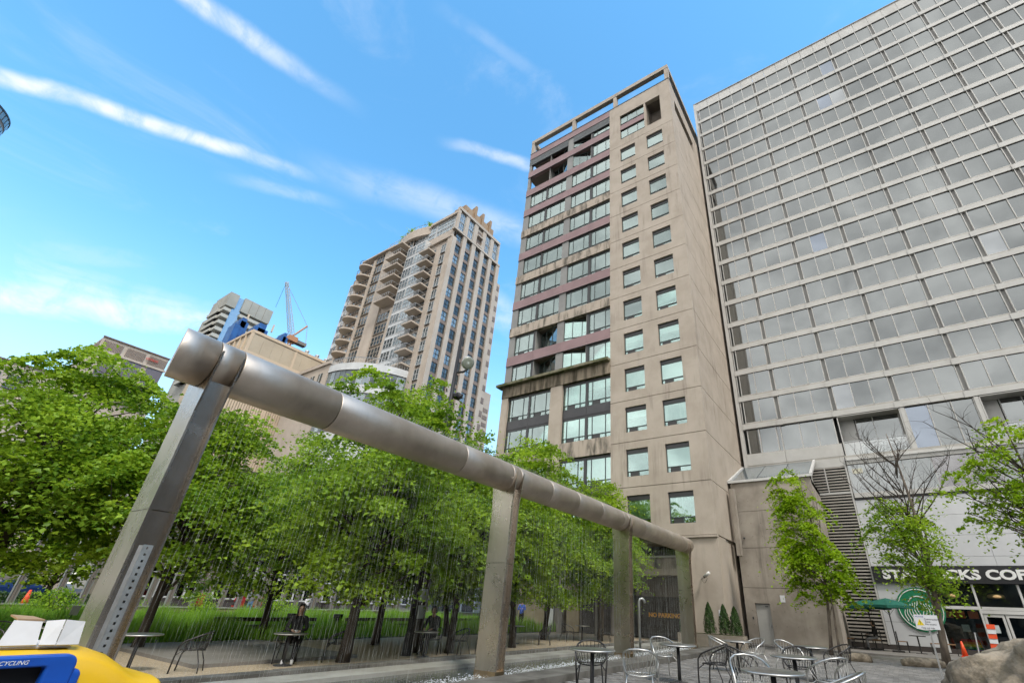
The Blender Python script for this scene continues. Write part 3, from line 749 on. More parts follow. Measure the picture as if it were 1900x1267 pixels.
# low concrete block with a steel door and a sloping skylight
YB = 28.0
CB = thing('concrete_annex', (-4.6, YB, 0), 'low stained concrete block with a plain grey door and sloping glass roof', 'building')
F = FY(YB)
xa, xb = -6.72, -2.43
for z0, z1 in ((0.02, 2.62), (2.64, 4.6), (4.62, 6.55), (6.57, 8.2)):
    bx = [(xa, xb, 0, .4, z0, z1)]
    if z0 < 1: bx = [(xa, -6.22, 0, .4, z0, z1), (-5.48, xb, 0, .4, z0, z1), (-6.22, -5.48, 0, .4, 1.9, z1)]
    fpart('wall_panel', 'concrete_block', CB, F, *bx)
    fpart('side_panel', 'concrete_block', CB, FX(xb), (YB + .4, YB + 4.2, 0, .3, z0, z1)); fpart('side_panel', 'concrete_block', CB, FX(xa + .3), (YB + .4, YB + 4.2, 0, .3, z0, z1))
m = MB()
for i in range(8):
    for zz in (.9, 1.55, 3.2, 3.9, 5.2, 5.9, 7.1):
        x = xa + .35 + i * .52
        if -6.3 < x < -5.4 and zz < 2: continue
        m.lathe([(0, 0), (.022, 0), (.022, .004), (0, .004)], (x, YB - .001, zz + random.uniform(-.01, .01)), 8, (0, -1, 0))
m.build('tie_holes', 'concrete_dark', CB, kind='stuff')
dr = fpart('door', 'door_grey', CB, F, (-6.2, -5.5, .12, .18, .05, 1.87))
fpart('handle', 'steel_rail', dr, F, (-5.62, -5.56, .06, .12, .85, .95)); fpart('hinge', 'frame_dark', dr, F, (-5.74, -5.6, .10, .12, 1.74, 1.78))
fpart('door_frame', 'concrete_dark', CB, F, (-6.22, -6.2, .05, .3, .05, 1.9), (-5.5, -5.48, .05, .3, .05, 1.9))
fpart('notice', 'sign_white', CB, F, (-4.93, -4.70, -.02, -.003, 1.98, 2.30)); fpart('door_bell', 'frame_dark', CB, F, (-6.42, -6.36, -.03, -.002, 1.15, 1.27))
MB().lathe([(0, 0), (.06, .02), (.05, .09), (0, .11)], (-6.3, YB - .1, 5.06), 10).build('wall_lamp', 'frame_dark', CB, True)
sk = MB().mat('frame_white')
for x in (xa - .12, xb + .02): sk.hexa([(x, YB - .12, 8.2), (x + .14, YB - .12, 8.2), (x + .14, YB + 4.2, 10.1), (x, YB + 4.2, 10.1), (x, YB - .12, 8.36), (x + .14, YB - .12, 8.36), (x + .14, YB + 4.2, 10.26), (x, YB + 4.2, 10.26)])
sk.box(xa + .02, xb + .02, YB - .12, YB + .02, 8.2, 8.34)
sko = sk.build('skylight', None, CB)
for i in range(3):
    a = xa + .05 + i * 1.42; b = a + 1.38
    MB().hexa([(a, YB + .02, 8.26), (b, YB + .02, 8.26), (b, YB + 4.2, 10.15), (a, YB + 4.2, 10.15), (a, YB + .02, 8.3), (b, YB + .02, 8.3), (b, YB + 4.2, 10.19), (a, YB + 4.2, 10.19)]).build('pane', 'condo_glass_light', sko)
MB().box(xa, xb, YB + .4, YB + 4.2, 7.9, 8.19).build('roof', 'concrete_dark', CB)
MB().box(xa - .02, xb + .1, YB - 1.2, YB - .02, -.02, .055).build('step', 'slab_stone', CB)
MB().box(-6.66, -6.42, YB - .7, YB - .3, 4.15, 7.75).build('fin', 'concrete_block', CB)

# brick street row across the street on the right (outside the picture, mirrored in the steel and glass)
fr_ = lambda u, d: (30 + d, u)
for i in range(7):
    y0 = -32 + i * 9.0; h = (22.5, 25.0, 20.5, 24.2, 21.0, 25.5, 23.8)[i]
    SR = thing('street_house', (34, y0 + 4.5, 0), 'plain street house opposite the plaza, beyond the right edge', 'building', 'houses opposite the plaza')
    fpart('wall', ('brick_low', 'shop_wall', 'concrete_dark')[i % 3], SR, fr_, (y0 + .02, y0 + 8.98, 0, 9, 0, h))
    for k in range(6):
        for j in range(3): fpart('window', 'condo_glass', SR, fr_, (y0 + .9 + j * 2.7, y0 + 2.5 + j * 2.7, -.04, .1, 1.0 + k * 3.5, 3.0 + k * 3.5))
fq_ = lambda u, d: (u, -32 - d)
for i in range(8):
    x0 = -50 + i * 10.0; h = (10, 11.5, 9.5, 12, 10.5, 9, 11, 10)[i]
    SQ = thing('square_house', (x0 + 5, -36, 0), 'plain low house on the near side of the square, behind the viewer', 'building', 'houses behind the viewer')
    fpart('wall', ('concrete_dark', 'brick_low', 'shop_wall')[i % 3], SQ, fq_, (x0 + .02, x0 + 9.98, 0, 9, 0, h))
    for k in range(2):
        for j in range(3): fpart('window', 'condo_glass', SQ, fq_, (x0 + 1.0 + j * 3, x0 + 2.8 + j * 3, -.04, .1, 1.2 + k * 4, 3.6 + k * 4))
# ------------------------------------------------------------------ condominium tower
CX, CY = -60.0, 44.8
CD = thing('condominium_tower', (-76, 52, 0), 'tall sandstone coloured condominium tower with stacked balconies and a finned crown', 'building')
F = FX(CX); G = FY(CY)
fpart('core', 'condo_stone', CD, F, (CY + .35, 58.9, .4, 34, 0, 70.2), (46.4, 58.2, .5, 20, 70.2, 76.0))
wc = [(45.8, 47.45), (48.45, 50.1), (51.15, 52.75), (53.8, 55.4), (56.4, 58.0)]
pe = [CY] + [v for p in wc for v in p] + [59.0]
for i in range(0, len(pe), 2):
    if i + 1 < len(pe): fpart('pier', 'condo_stone', CD, F, (pe[i], pe[i + 1], -.25, .5, 8, 70.0 if i else 67.6))
def grid_win(w_, h_, nu, nv, fr, gl, fwid=.07, depth=.06):
    m = MB().mat(gl).box(0, w_, depth, depth + .02, 0, h_).mat(fr)
    for i in range(nu + 1): x = (w_ - fwid) * i / nu; m.box(x, x + fwid, 0, depth, 0, h_)
    for j in range(nv + 1): z = (h_ - fwid) * j / nv; m.box(0, w_, .004, depth - .004, z, z + fwid)
    return m
wme = mesh_of(grid_win(1.6, 1.95, 2, 2, 'frame_dark', 'condo_glass'), 'window')
wme2 = mesh_of(grid_win(1.6, 1.95, 2, 2, 'frame_dark', 'condo_glass_light'), 'window')
sp_me = mesh_of(MB().box(0, 1.6, 0, .2, 0, .72), 'spandrel', 'condo_spandrel')
RX = (0, 0, R(90))
for ci, (a, b) in enumerate(wc):
    for k in range(20):
        z = 66.4 - 1.95 - 2.75 * k
        if z < 10: break
        inst('window', wme if random.random() < .7 else wme2, CD, (CX - .12, a + .02, z), RX)
        inst('spandrel', sp_me, CD, (CX - .08, a + .02, z - .76), RX)
for a, b in wc:
    fpart('spandrel', 'condo_spandrel', CD, F, (a, b, .0, .4, 66.45, 67.4)); inst('window', wme2, CD, (CX - .2, a + .02, 67.45), RX)
# crown stage
fpart('cornice', 'condo_stone', CD, F, (CY - .1, 59.0, -.35, .6, 69.6, 70.1)); fpart('cornice', 'condo_stone', CD, F, (45.2, 58.3, -.2, .6, 75.6, 76.3))
for i, (a, b) in enumerate(wc):
    zt = 75.4
    if i == 2:
        fpart('recess', 'condo_spandrel', CD, F, (a, b, .35, .5, 70.2, zt)); fpart('balcony', 'condo_stone', CD, F, (a, b, -.4, .35, 70.2, 70.5)); fpart('balcony', 'condo_stone', CD, F, (a, b, -.4, .35, 72.8, 73.1))
    else:
        MB().add([], []) 
        m = grid_win(b - a, 2.4, 3, 2, 'condo_white', 'condo_glass_light'); me = mesh_of(m, 'window')
        inst('window', me, CD, (CX - .2, a, 70.3), RX); inst('window', me, CD, (CX - .2, a, 72.9), RX)
for a, b in ((CY + .4, 45.8), (47.45, 48.45), (50.1, 51.15), (52.75, 53.8), (55.4, 56.4), (58.0, 58.5)): fpart('pier', 'condo_stone', CD, F, (a, b, -.05, .5, 70.1, 75.6))
for i, y in enumerate((47.6, 49.6, 51.9, 54.4)):
    h = (77.6, 80.6, 80.4, 80.4)[i]
    MB().hexa([(CX - 4, y, 76.3), (CX - .1, y, 76.3), (CX - .1, y + .55, 76.3), (CX - 4, y + .55, 76.3), (CX - 4, y, h - 1.4), (CX - .1, y, h), (CX - .1, y + .55, h), (CX - 4, y + .55, h - 1.4)]).build('crown_fin', 'condo_stone_warm', CD)
fpart('crown_wall', 'condo_stone_warm', CD, F, (47.0, 56.2, .5, 4, 76.3, 78.8))
# stepped wing to the right
fpart('wing', 'condo_stone', CD, F, (59.0, 60.3, .1, 20, 0, 65.4), (60.3, 62.3, .4, 16, 0, 38.9), (62.3, 63.4, 1.5, 14, 0, 36.4))
for k in range(20): fpart('wing_slot', 'condo_spandrel', CD, F, (59.2, 60.1, .03, .12, 63.4 - k * 2.75, 64.6 - k * 2.75))
for k in range(8): fpart('wing_slot', 'condo_spandrel', CD, F, (60.6, 61.9, .33, .42, 34.6 - k * 1.5, 35.4 - k * 1.5))
# left face
fpart('face_wall', 'condo_stone', CD, G, (-95, -60.4, .6, 1.0, 0, 69.9), (-91, -74, .7, 1.0, 69.9, 73.2))
def strip(u0, u1, z0, z1, d=.5, fr='condo_white', gl='condo_glass', pitch=2.9, nu=2, h=2.1):
    me = mesh_of(grid_win(u1 - u0, h, nu, 2, fr, gl), 'window')
    z = z1 - h
    while z > z0: inst('window', me, CD, (u0, CY + d - .06, z)); z -= pitch
fpart('pier', 'condo_stone', CD, G, (-61.3, -60.26, -.02, .7, 8, 67.6)); fpart('pier', 'condo_stone', CD, G, (-64.2, -62.8, -.1, .7, 8, 66.2))
strip(-62.75, -61.35, 12, 66.2, .04)
# white glazed bay
fpart('bay_core', 'condo_white', CD, G, (-73.2, -67.4, -.7, .6, 8, 69.4)); strip(-73.1, -70.4, 34, 69.0, -.72, 'condo_white', 'condo_glass', 2.9, 3); strip(-70.2, -67.5, 34, 69.0, -.72, 'condo_white', 'condo_glass_light', 2.9, 3)
strip(-67.35, -64.3, 34, 66.0, .1, 'condo_white', 'condo_glass')
def balcony(name, u0, u1, z, dep, curve=False):
    if not curve:
        sl_ = fpart('balcony', 'condo_stone', CD, G, (u0, u1, -dep, .5, z - .32, z))
        fpart('railing', 'steel_rail', sl_, G, (u0, u1, -dep + .02, -dep + .06, z + .95, z + 1.02), (u0, u0 + .05, -dep + .06, .5, z + .95, z + 1.02), (u1 - .05, u1, -dep + .06, .5, z + .95, z + 1.02),
              *[(u0 + (u1 - u0 - .04) * i / 7, u0 + (u1 - u0 - .04) * i / 7 + .05, -dep + .02, -dep + .06, z, z + .95) for i in range(8)])
    else:
        c = (u0 + u1) / 2; r = (u1 - u0) / 2
        pts = [(c + r * math.cos(a), CY + .5 + (dep + .5) * math.sin(a)) for a in np.linspace(math.pi, 2 * math.pi, 13)]
        sl_ = MB().prism(pts, z - .35, z).build('balcony', 'condo_stone', CD)
        m = MB(); m.tube([(p[0], p[1], z + 1.0) for p in pts], .05, 5)
        for p in pts: m.tube([(p[0], p[1], z), (p[0], p[1], z + 1.0)], .03, 4)
        m.build('railing', 'condo_spandrel', sl_)
for k in range(10): balcony('a', -67.2, -64.2, 64.9 - 2.95 * k, 1.9)
for k in range(6): balcony('c', -78.8, -74.0, 71.0 - 2.95 * k, 2.1)
strip(-78.4, -73.4, 55, 73.0, .3, 'condo_stone', 'condo_glass', 2.95, 4)
fpart('pier', 'condo_stone', CD, G, (-75.0, -73.3, -.15, .6, 8, 54.6)); strip(-79.2, -75.1, 34, 54.4, .1, 'condo_stone', 'condo_glass', 2.9, 4, 2.2)
fpart('pier', 'condo_stone', CD, G, (-83.0, -79.3, -.1, .7, 8, 73.4))
strip(-86.2, -83.1, 36, 73.0, .05, 'condo_stone', 'condo_glass', 2.9, 3)
fpart('pier', 'condo_stone', CD, G, (-87.2, -86.3, -.1, .7, 8, 72.6)); fpart('pier', 'condo_stone', CD, G, (-92.4, -91.4, -.1, .7, 8, 71.6))
strip(-91.2, -87.3, 36, 72.0, .1, 'condo_stone', 'condo_glass_light', 2.95, 4)
for k in range(10): balcony('e', -91.2, -87.0, 70.9 - 2.95 * k, 2.0, True)
fpart('end_bay', 'condo_white', CD, G, (-95.4, -92.5, .3, 6, 8, 68.5)); strip(-95.2, -92.8, 36, 68, .28, 'condo_white', 'condo_glass', 2.9, 2, 1.6)
# penthouse glazing, cornices, roof plants
fpart('penthouse', 'condo_white', CD, G, (-73.8, -60.8, .8, 12, 69.9, 74.6), (-82, -73.8, 1.6, 12, 73.2, 75.6)); strip(-66.5, -61.4, 69.0, 74.2, .76, 'condo_white', 'condo_glass_light', 2.3, 5, 2.0); strip(-73.4, -67.0, 69.0, 74.2, .76, 'condo_white', 'condo_glass_light', 2.3, 6, 2.0)
for c_ in ((-68.5, -60.3, .3, 12, 74.6, 75.3), (-74.2, -68.6, .5, 12, 74.5, 74.9), (-91.5, -79.2, -.6, 4, 73.3, 73.7), (-79.1, -74.1, .1, 4, 73.2, 73.5), (-67.2, -60.2, -.2, .8, 67.6, 67.9)): fpart('cornice', 'condo_stone', CD, G, c_)
pts = [(-81.5 + 14 * t, CY + 1.2 - 1.6 * math.sin(math.pi * t)) for t in np.linspace(0, 1, 12)]
MB().prism(list(pts) + [(-67.5, CY + 6), (-81.5, CY + 6)], 73.0, 75.4).build('arched_parapet', 'condo_stone', CD)
m = MB().tube([(p[0], p[1] + .1, 76.2) for p in pts], .05, 5)
for p in pts: m.tube([(p[0], p[1] + .1, 75.4), (p[0], p[1] + .1, 76.2)], .04, 4)
m.build('terrace_rail', 'steel_rail', CD)
for p in (pts[2], pts[5], pts[9]):
    n = 90; d = rng.normal(size=(n, 3)); P = np.array([p[0], p[1] + .6, 76.1]) + d * np.array([.5, .3, .45]); V = np.stack([P, P + rng.normal(size=(n, 3)) * .28, P + rng.normal(size=(n, 3)) * .28], 1).reshape(-1, 3)
    np_mesh('terrace_plant', V, np.arange(n * 3).reshape(-1, 3), 'leaf_mid', CD, rng.uniform(0, 1, n))
# stone podium and glass rotunda
fpart('podium', 'condo_stone', CD, FY(36.5), (-87, -75.2, 0, 12, 0, 37.6)); fpart('podium_cap', 'condo_stone', CD, FY(36.5), (-87.3, -74.9, -.3, 12, 37.6, 38.2))
for u in (-86, -83.4, -80.6, -78.1):
    for z in (33.6, 29.8): fpart('window', 'condo_glass', CD, FY(36.5), (u, u + 1.3, -.04, .1, z, z + 2.6)); fpart('window_frame', 'condo_white', CD, FY(36.5), (u + .6, u + .7, -.08, -.045, z, z + 2.6))
RT = MB()
rc, rr = (-75.0, 47.8), 11.3
def arc(a, r=rr): return (rc[0] + r * math.cos(a), rc[1] + r * math.sin(a))
RT.prism([arc(a, rr - .3) for a in np.linspace(-math.pi * .52, .06, 24)] + [(-75, 48)], 0, 37.0)
RTo = RT.build('rotunda', 'condo_white', CD)
an = np.linspace(-math.pi * .51, -.02, 17)
def arcbox(m, a0, a1, r0, r1, z0, z1):
    p = [arc(a0, r1), arc(a1, r1), arc(a1, r0), arc(a0, r0)]
    return m.hexa([(x, y, z0) for x, y in p] + [(x, y, z1) for x, y in p])
for i in range(16):
    for z0 in (33.2, 29.0, 24.8):
        w_ = (an[1] - an[0])
        arcbox(MB(), an[i] + w_ * .06, an[i] + w_ * .94, rr - .28, rr - .18, z0, z0 + 2.5).build('pane', 'condo_glass' if (i // 2) % 3 else 'condo_glass_light', RTo)
for z0, z1 in ((35.85, 37.2), (31.6, 33.1), (27.4, 28.9)):
    m = MB()
    for i in range(16): arcbox(m, an[i], an[i + 1], rr - .2, rr, z0, z1)
    m.build('rotunda_band', 'condo_white', RTo)

m = MB().tube([(*arc(a, rr - .1), 38.25) for a in an], .07, 5)
for a in np.linspace(an[0], an[-1], 40): m.tube([(*arc(a, rr - .1), 37.2), (*arc(a, rr - .1), 38.25)], .035, 4)
m.build('rotunda_rail', 'steel_rail', RTo)

# ------------------------------------------------------------------ distant buildings
BG = thing('beige_office_block', (-95, 36, 0), 'beige panelled office block with a louvred roof storey beneath the crane', 'building')
F = FX(-90); G = FY(28)
fpart('core', 'beige_panel', BG, F, (28.2, 47, .3, 24, 0, 44.3))
y = 28.5
while y < 46.5:
    fpart('panel', 'beige_panel', BG, F, (y, min(y + 1.86, 46.8), .02, .3, 40.5, 44.2)); y += 1.88
fpart('trim', 'beige_trim', BG, F, (28, 47, -.15, .3, 44.2, 44.75), (28, 47, -.1, .3, 39.7, 40.45), (28, 28.45, -.1, .3, 40.45, 44.2), (36.3, 36.7, -.05, .02, 40.45, 44.2))
fpart('trim', 'beige_trim', BG, G, (-112, -90.3, -.1, .4, 44.2, 44.7), (-112, -90.3, -.1, .4, 39.9, 40.4))
for i in range(9): fpart('louvre_post', 'beige_trim', BG, G, (-92.4 - i * 2.2, -92.0 - i * 2.2, -.05, .3, 40.4, 44.2))
fpart('louvre_bay', 'condo_spandrel', BG, G, (-112, -90.3, .3, .36, 40.4, 44.2))
y = 28.5
while y < 37.6:
    fpart('rib', 'beige_trim', BG, F, (y, y + .32, .0, .25, 20, 39.6)); y += .42
fpart('trim', 'beige_trim', BG, F, (28.2, 37.8, -.1, .25, 28.4, 28.9), (28.2, 37.8, -.1, .25, 23.4, 23.8), (34.6, 35.1, -.12, .2, 20, 39.6), (37.9, 38.3, -.2, .3, 0, 39.7), (39.3, 39.7, -.2, .3, 0, 39.7))
fpart('dark_glass', 'brown_glass', BG, F, (38.3, 39.3, .05, .3, 0, 39.7), (28, 37.8, .1, .3, 8, 19.9))
for y in (39.0, 41.2, 43.2): MB().lathe([(.28, 0), (.28, .9), (.42, .95), (.42, 1.25), (0, 1.3)], (-91.5, y, 44.75), 10).build('roof_vent', 'galvanised', BG)

GT = thing('balcony_high_rise', (-195, 55, 0), 'grey concrete high rise with zigzag balconies and heavy top storeys, far left of centre', 'building')
F = FX(-190); G = FY(47.4)
fpart('core', 'grey_tower', GT, F, (48.4, 62.6, 1.5, 22, 0, 97)); fpart('top_block', 'grey_tower', GT, F, (47.4, 50.6, 0, 12, 97.6, 103.6)); fpart('top_block', 'grey_tower', GT, F, (52.6, 63.3, 0, 12, 97.6, 103.8))
for i in range(3): fpart('panel_joint', 'concrete_dark', GT, F, (55.2 + i * 2.6, 55.32 + i * 2.6, -.03, .02, 97.7, 103.7))
fpart('notch_glass', 'blue_glass_far', GT, F, (49.9, 52.9, .6, 2, 60, 103))
for k in range(11):
    z = 96.4 - k * 2.9
    fpart('floor_slab', 'grey_tower_slab', GT, F, (52.8, 63.0, -.3, 1.6, z - 1.3, z)); fpart('balcony', 'grey_tower_slab', GT, F, (47.2, 49.6, -.6, 10, z - 1.3, z)); fpart('balcony', 'grey_tower_slab', GT, G, (-203, -193, -.6, 2, z - 1.3, z))
fpart('top_block', 'grey_tower', GT, G, (-203.5, -197, -.2, 6, 96.5, 102.2))

FW = thing('blue_formwork', (-130, 42, 0), 'bright blue construction formwork on the roof beside the crane', 'formwork')
for (y0, y1, z0, z1, x) in ((36.5, 38.2, 55.0, 61.5, -128), (38.0, 41.0, 58.2, 63.6, -130), (38.6, 40.2, 63.6, 64.4, -130), (40.8, 43.4, 57.0, 60.8, -132), (43.2, 47.6, 57.2, 62.4, -130), (44.2, 46.6, 62.4, 63.6, -130), (47.4, 52.6, 55.6, 59.2, -132), (52.4, 54.8, 55.8, 60.6, -130), (53.1, 54.1, 60.6, 61.6, -130), (54.6, 57.0, 55.4, 57.6, -131)):
    y0, y1 = (35.6 + (q - 36.5) * .75 for q in (y0, y1)); dz = 1.0 + (y0 - 35.6) * .36; MB().box(x - 4, x, y0, y1, z0 + dz - 2, z1 + dz).build('formwork_panel', 'blue_formwork', FW)
MB().box(-140, -129.5, 36, 51, 0, 58.5).build('building_core', 'grey_tower', FW); MB().box(-131.5, -131, 38.4, 38.7, 66, 68.0).box(-131.5, -131, 45, 45.3, 66, 68.4).build('scaffold_pole', 'beige_trim', FW)

CR = thing('tower_crane', (-150, 57.8, 0), 'luffing tower crane with orange cab and raised lattice jib', 'crane')
def lattice(m, a, b, w_, n=14, r=.14):
    a, b = Vector(a), Vector(b); t = (b - a).normalized(); u = t.cross(Vector((1, 0, .2))).normalized() * w_; v = t.cross(u).normalized() * w_
    cs = [(-1, -1), (1, -1), (1, 1), (-1, 1)]
    for p, q in cs: m.tube([a + u * p + v * q, b + u * p * .5 + v * q * .5], r, 4)
    for i in range(n):
        f0, f1 = i / n, (i + 1) / n
        for k in range(4):
            p, q = cs[k]; p2, q2 = cs[(k + 1) % 4]; s0, s1 = 1 - .5 * f0, 1 - .5 * f1
            m.tube([a.lerp(b, f0) + (u * p + v * q) * s0, a.lerp(b, f1) + (u * p2 + v * q2) * s1], r * .7, 4)
m = MB(); lattice(m, (-150, 57.8, 40), (-150, 57.8, 75), .8); m.build('mast', 'crane_orange', CR)
m = MB(); lattice(m, (-150, 57.6, 77), (-150, 50.2, 94.6), .7, 18, .10); m.build('jib', 'crane_white', CR)
MB().box(-151.3, -148.7, 56.6, 59.4, 75, 76.8).build('machine_deck', 'crane_orange', CR)
MB().box(-151, -149, 59.45, 62.6, 75.2, 76.3).build('counterweight', 'concrete_dark', CR)
MB().tube([(-150, 57.8, 77), (-150, 61.2, 83)], .3, 5).tube([(-150, 61.2, 83), (-150, 50.4, 94.2)], .06, 4).tube([(-150, 61.2, 83), (-150, 62.6, 76.6)], .06, 4).build('a_frame', 'crane_orange', CR)
MB().tube([(-150, 50.2, 94.4), (-150, 50.0, 84)], .05, 4).build('hoist_rope', 'lamp_black', CR)

HT = thing('hotel_tower', (-135, 22, 0), 'tan hotel tower with louvred top band and brown glass, behind the left trees', 'building')
F = FX(-130); G = FY(15.46)
fpart('core', 'condo_stone', HT, F, (15.5, 27.3, .2, 20, 37.6, 48.3)); fpart('lower_core', 'condo_stone', HT, F, (16.5, 28.5, 2, 20, 0, 37.6))
for i in range(3):
    y0 = 15.9 + i * 4.0
    for k in range(13): fpart('louvre', 'condo_spandrel', HT, F, (y0 + k * .26, y0 + k * .26 + .13, .05, .19, 45.7, 47.7))
for i in range(14): fpart('louvre', 'condo_spandrel', HT, G, (-131.0 - i * .5, -130.7 - i * .5, -.02, .05, 45.7, 47.7))
for i in range(3): fpart('glass_panel', 'brown_glass', HT, F, (17.2 + i * 4.05 - (1 if i else .4), 20.3 + i * 4.05 - 1 if i < 2 else 27.2, .1, .3, 37.8, 45.0))
fpart('sill', 'condo_stone', HT, F, (15.4, 27.5, -.15, .3, 45.0, 45.4)); fpart('cap', 'condo_spandrel', HT, F, (15.4, 27.4, -.1, .4, 48.3, 48.5))
for i in range(7): MB().tube([(-129.85, 23.55 + i * .32 + .13 * math.cos(a), 46.75 + .22 * math.sin(a)) for a in np.linspace(.6, 5.6, 8)], .05, 4).build('sign_letter', 'red_sign', HT)

LB = thing('left_office', (-100, 2, 0), 'low tan office building with strips of green windows at the left edge', 'building')
F = FX(-95)
fpart('core', 'condo_stone', LB, F, (-30, 13, .2, 20, 0, 28.0)); fpart('coping', 'condo_spandrel', LB, F, (-30, 13.1, -.05, .4, 28.0, 28.15))
for z0, z1 in ((25.6, 26.3), (24.3, 25.0)):
    for i in range(6):
        y = -8 + i * 2.6
        wo = fpart('window', 'frame_dark', LB, F, (y, y + 1.9, .1, .2, z0, z1))
        for j in range(5): fpart('pane', 'glass_dark', wo, F, (y + .05 + j * .37, y + .36 + j * .37, .04, .08, z0 + .05, z1 - .05))
fpart('band', 'beige_trim', LB, F, (-30, 13, .05, .2, 23.3, 23.5)); fpart('dark_window', 'brown_glass', LB, F, (-6, 5.0, .1, .2, 20.5, 22.6))

RTW = thing('round_tower', (-208, -32.5, 0), 'rounded glass tower top poking in at the upper left edge', 'building')
m = MB().lathe([(11.2, 0), (11.2, 131.2)], (-208, -32.5, 0), 40); m.build('shaft', 'condo_spandrel', RTW)
for z in (118, 121.5, 125, 128.5):
    pm_ = mesh_of(MB().box(-.62, .62, -.1, .1, 0, 2.4), 'pane', 'condo_glass_light')
    for i in range(44): a = 2 * math.pi * i / 44; inst('pane', pm_, RTW, (-208 + 11.25 * math.cos(a), -32.5 + 11.25 * math.sin(a), z), (0, 0, a + math.pi / 2))
MB().lathe([(11.5, 0), (11.5, .5)], (-208, -32.5, 131), 40).build('roof_edge', 'frame_dark', RTW)

# ------------------------------------------------------------------ shop row behind the marsh garden
SH = thing('shop_row', (-41, 25, 0), 'two storey row of tan shops with white window bars behind the steel columns', 'building')
F = FX(-40)
fpart('wall', 'shop_wall', SH, F, (12.2, 36.4, .3, 10, 0, 7.5), (36.4, 60, .3, 10, 2.7, 7.5), (43.3, 60, .3, 10, 0, 2.7))
for y in np.arange(12.4, 36, 4.1):
    y = float(y)
    wo = fpart('window', 'frame_white', SH, F, *[(y + i * .8, y + i * .8 + .09, .1, .3, .9, 3.4) for i in range(5)], (y, y + 3.29, .12, .28, 2.2, 2.29), (y, y + 3.29, .12, .28, 2.6, 2.69), (y, y + 3.29, .1, .3, .8, .89))
    for i in range(4): fpart('pane', 'glass_dark', wo, F, (y + i * .8 + .1, y + i * .8 + .79, .2, .22, .9, 3.4))
    fpart('pilaster', 'concrete_dark', SH, F, (y + 3.4, y + 3.9, .0, .3, 0, 7.0)); fpart('upper_window', 'glass_dark', SH, F, (y + .4, y + 2.9, .22, .3, 4.6, 6.4))
GL = fpart('gym_window', 'glass_dark', SH, F, (36.5, 43.2, .25, .3, .3, 2.6)); fpart('gym_backing', 'poster_pale', SH, F, (36.5, 43.2, .9, 1.0, .0, 2.7))
fpart('gym_frame', 'frame_white', SH, F, *[(y, y + .12, .12, .24, .1, 2.65) for y in (36.4, 38.7, 41, 43.1)], (36.5, 43.2, .12, .24, 2.6, 2.7))
text('lettering', 'THE BEST WORKOUT\nIN THE WORLD', .62, 'white_letter', (-39.97 - .16, 37.0, 1.75), (R(90), 0, R(90)), SH, .004, .012)
for i, y in enumerate((14.5, 18.6, 22.7)): fpart('awning_sign', 'frame_dark', SH, F, (y - 1, y + 2.2, -.3, .1, 3.5, 3.9))
for i in range(6):
    y = 12.4 + i * 2.9; GN = thing('terrace_planter', (-38.6, y + 1.3, .06), ('first', 'second', 'third', 'fourth', 'fifth', 'sixth')[i] + ' dark planter box from the left under the shop windows', 'planter', 'planter boxes along the shop windows')
    MB().box(-38.9, -38.3, y, y + 2.6, .06, .74).build('planter_box', 'shop_dark', GN); MB().box(-38.93, -38.27, y - .03, y + 2.63, .74, .82).build('rim', 'shop_dark', GN)
# ------------------------------------------------------------------ fountain: long steel pipe on four posts
def pax(y): return -7.18 - .026 * (y - 1.5)           # axis of the pipe in plan
PZ, PR = 4.12, .338
FT = thing('fountain', (-7.3, 8.6, 0), 'long horizontal stainless steel fountain pipe carried on four tall posts', 'fountain')
jn = [1.52, 1.9, 2.2, 3.72, 6.75, 8.4, 8.72, 10.15, 11.6, 13.1, 14.7, 15.05, 16.6, 19.5, 21.3, 22.35]
for a, b in zip(jn[:-1], jn[1:]):
    a += .009; b -= .009
    m = MB().tube([(pax(a), a, PZ), (pax(a) , a + .004, PZ), (pax(b), b - .004, PZ), (pax(b), b, PZ)], [PR - .004, PR, PR, PR - .004], 64)
    if a < 1.6: m.v = [(v[0], v[1] + (pax(a) - v[0]) * .20 if v[1] < 1.7 else v[1], v[2]) for v in m.v]     # end cut on the skew
    m.build('pipe_section', 'steel_pipe', FT, True)
MB().tube([(pax(1.6), 1.6, PZ), (pax(22.3), 22.3, PZ)], PR - .02, 32).build('pipe_core', 'steel_dark_joint', FT)
for ob in [o for o in FT.children if o.name.startswith('pipe_section')]:
    for p in ob.data.polygons:
        if len(p.vertices) > 4: p.use_smooth = False
POSTY = (2.04, 8.6, 15.2, 21.75)
for pi, y in enumerate(POSTY):
    x = pax(y); zt = PZ - .27
    po = MB().box(x - .235, x + .195, y - .118, y + .118, 0.0, 2.18).build('post', 'steel_post', FT)
    MB().box(x - .235, x + .195, y - .118, y + .118, 2.188, zt).build('post_upper', 'steel_post', po)
    for s in (-1, 1):
        yy = y + s * .13
        pts = [(x - .29, .0), (x + .275, .0), (x + .285, zt - .45), (x + .375, PZ - .02), (x + .385, PZ + .10), (x + .372, PZ + .10), (x + .30, PZ - .16), (x - .30, PZ - .16), (x - .372, PZ + .06), (x - .385, PZ + .06), (x - .30, zt - .45)]
        for nm, pp in (('flange', [(x - .29, .0), (x + .275, .0), (x + .28, 2.178), (x - .295, 2.178)]), ('flange_upper', [(x - .295, 2.186), (x + .28, 2.186)] + pts[2:])):
            m = MB(); n = len(pp)
            m.add([(p[0], yy - .011, p[1]) for p in pp] + [(p[0], yy + .011, p[1]) for p in pp], [tuple(range(n)), tuple(range(2 * n - 1, n - 1, -1))] + [(i, n + i, n + (i + 1) % n, (i + 1) % n) for i in range(n)])
            m.build(nm, 'steel_edge', po)
    MB().box(x - .296, x + .281, y - .144, y + .144, .0, .15).build('post_foot', 'rust_foot', po)
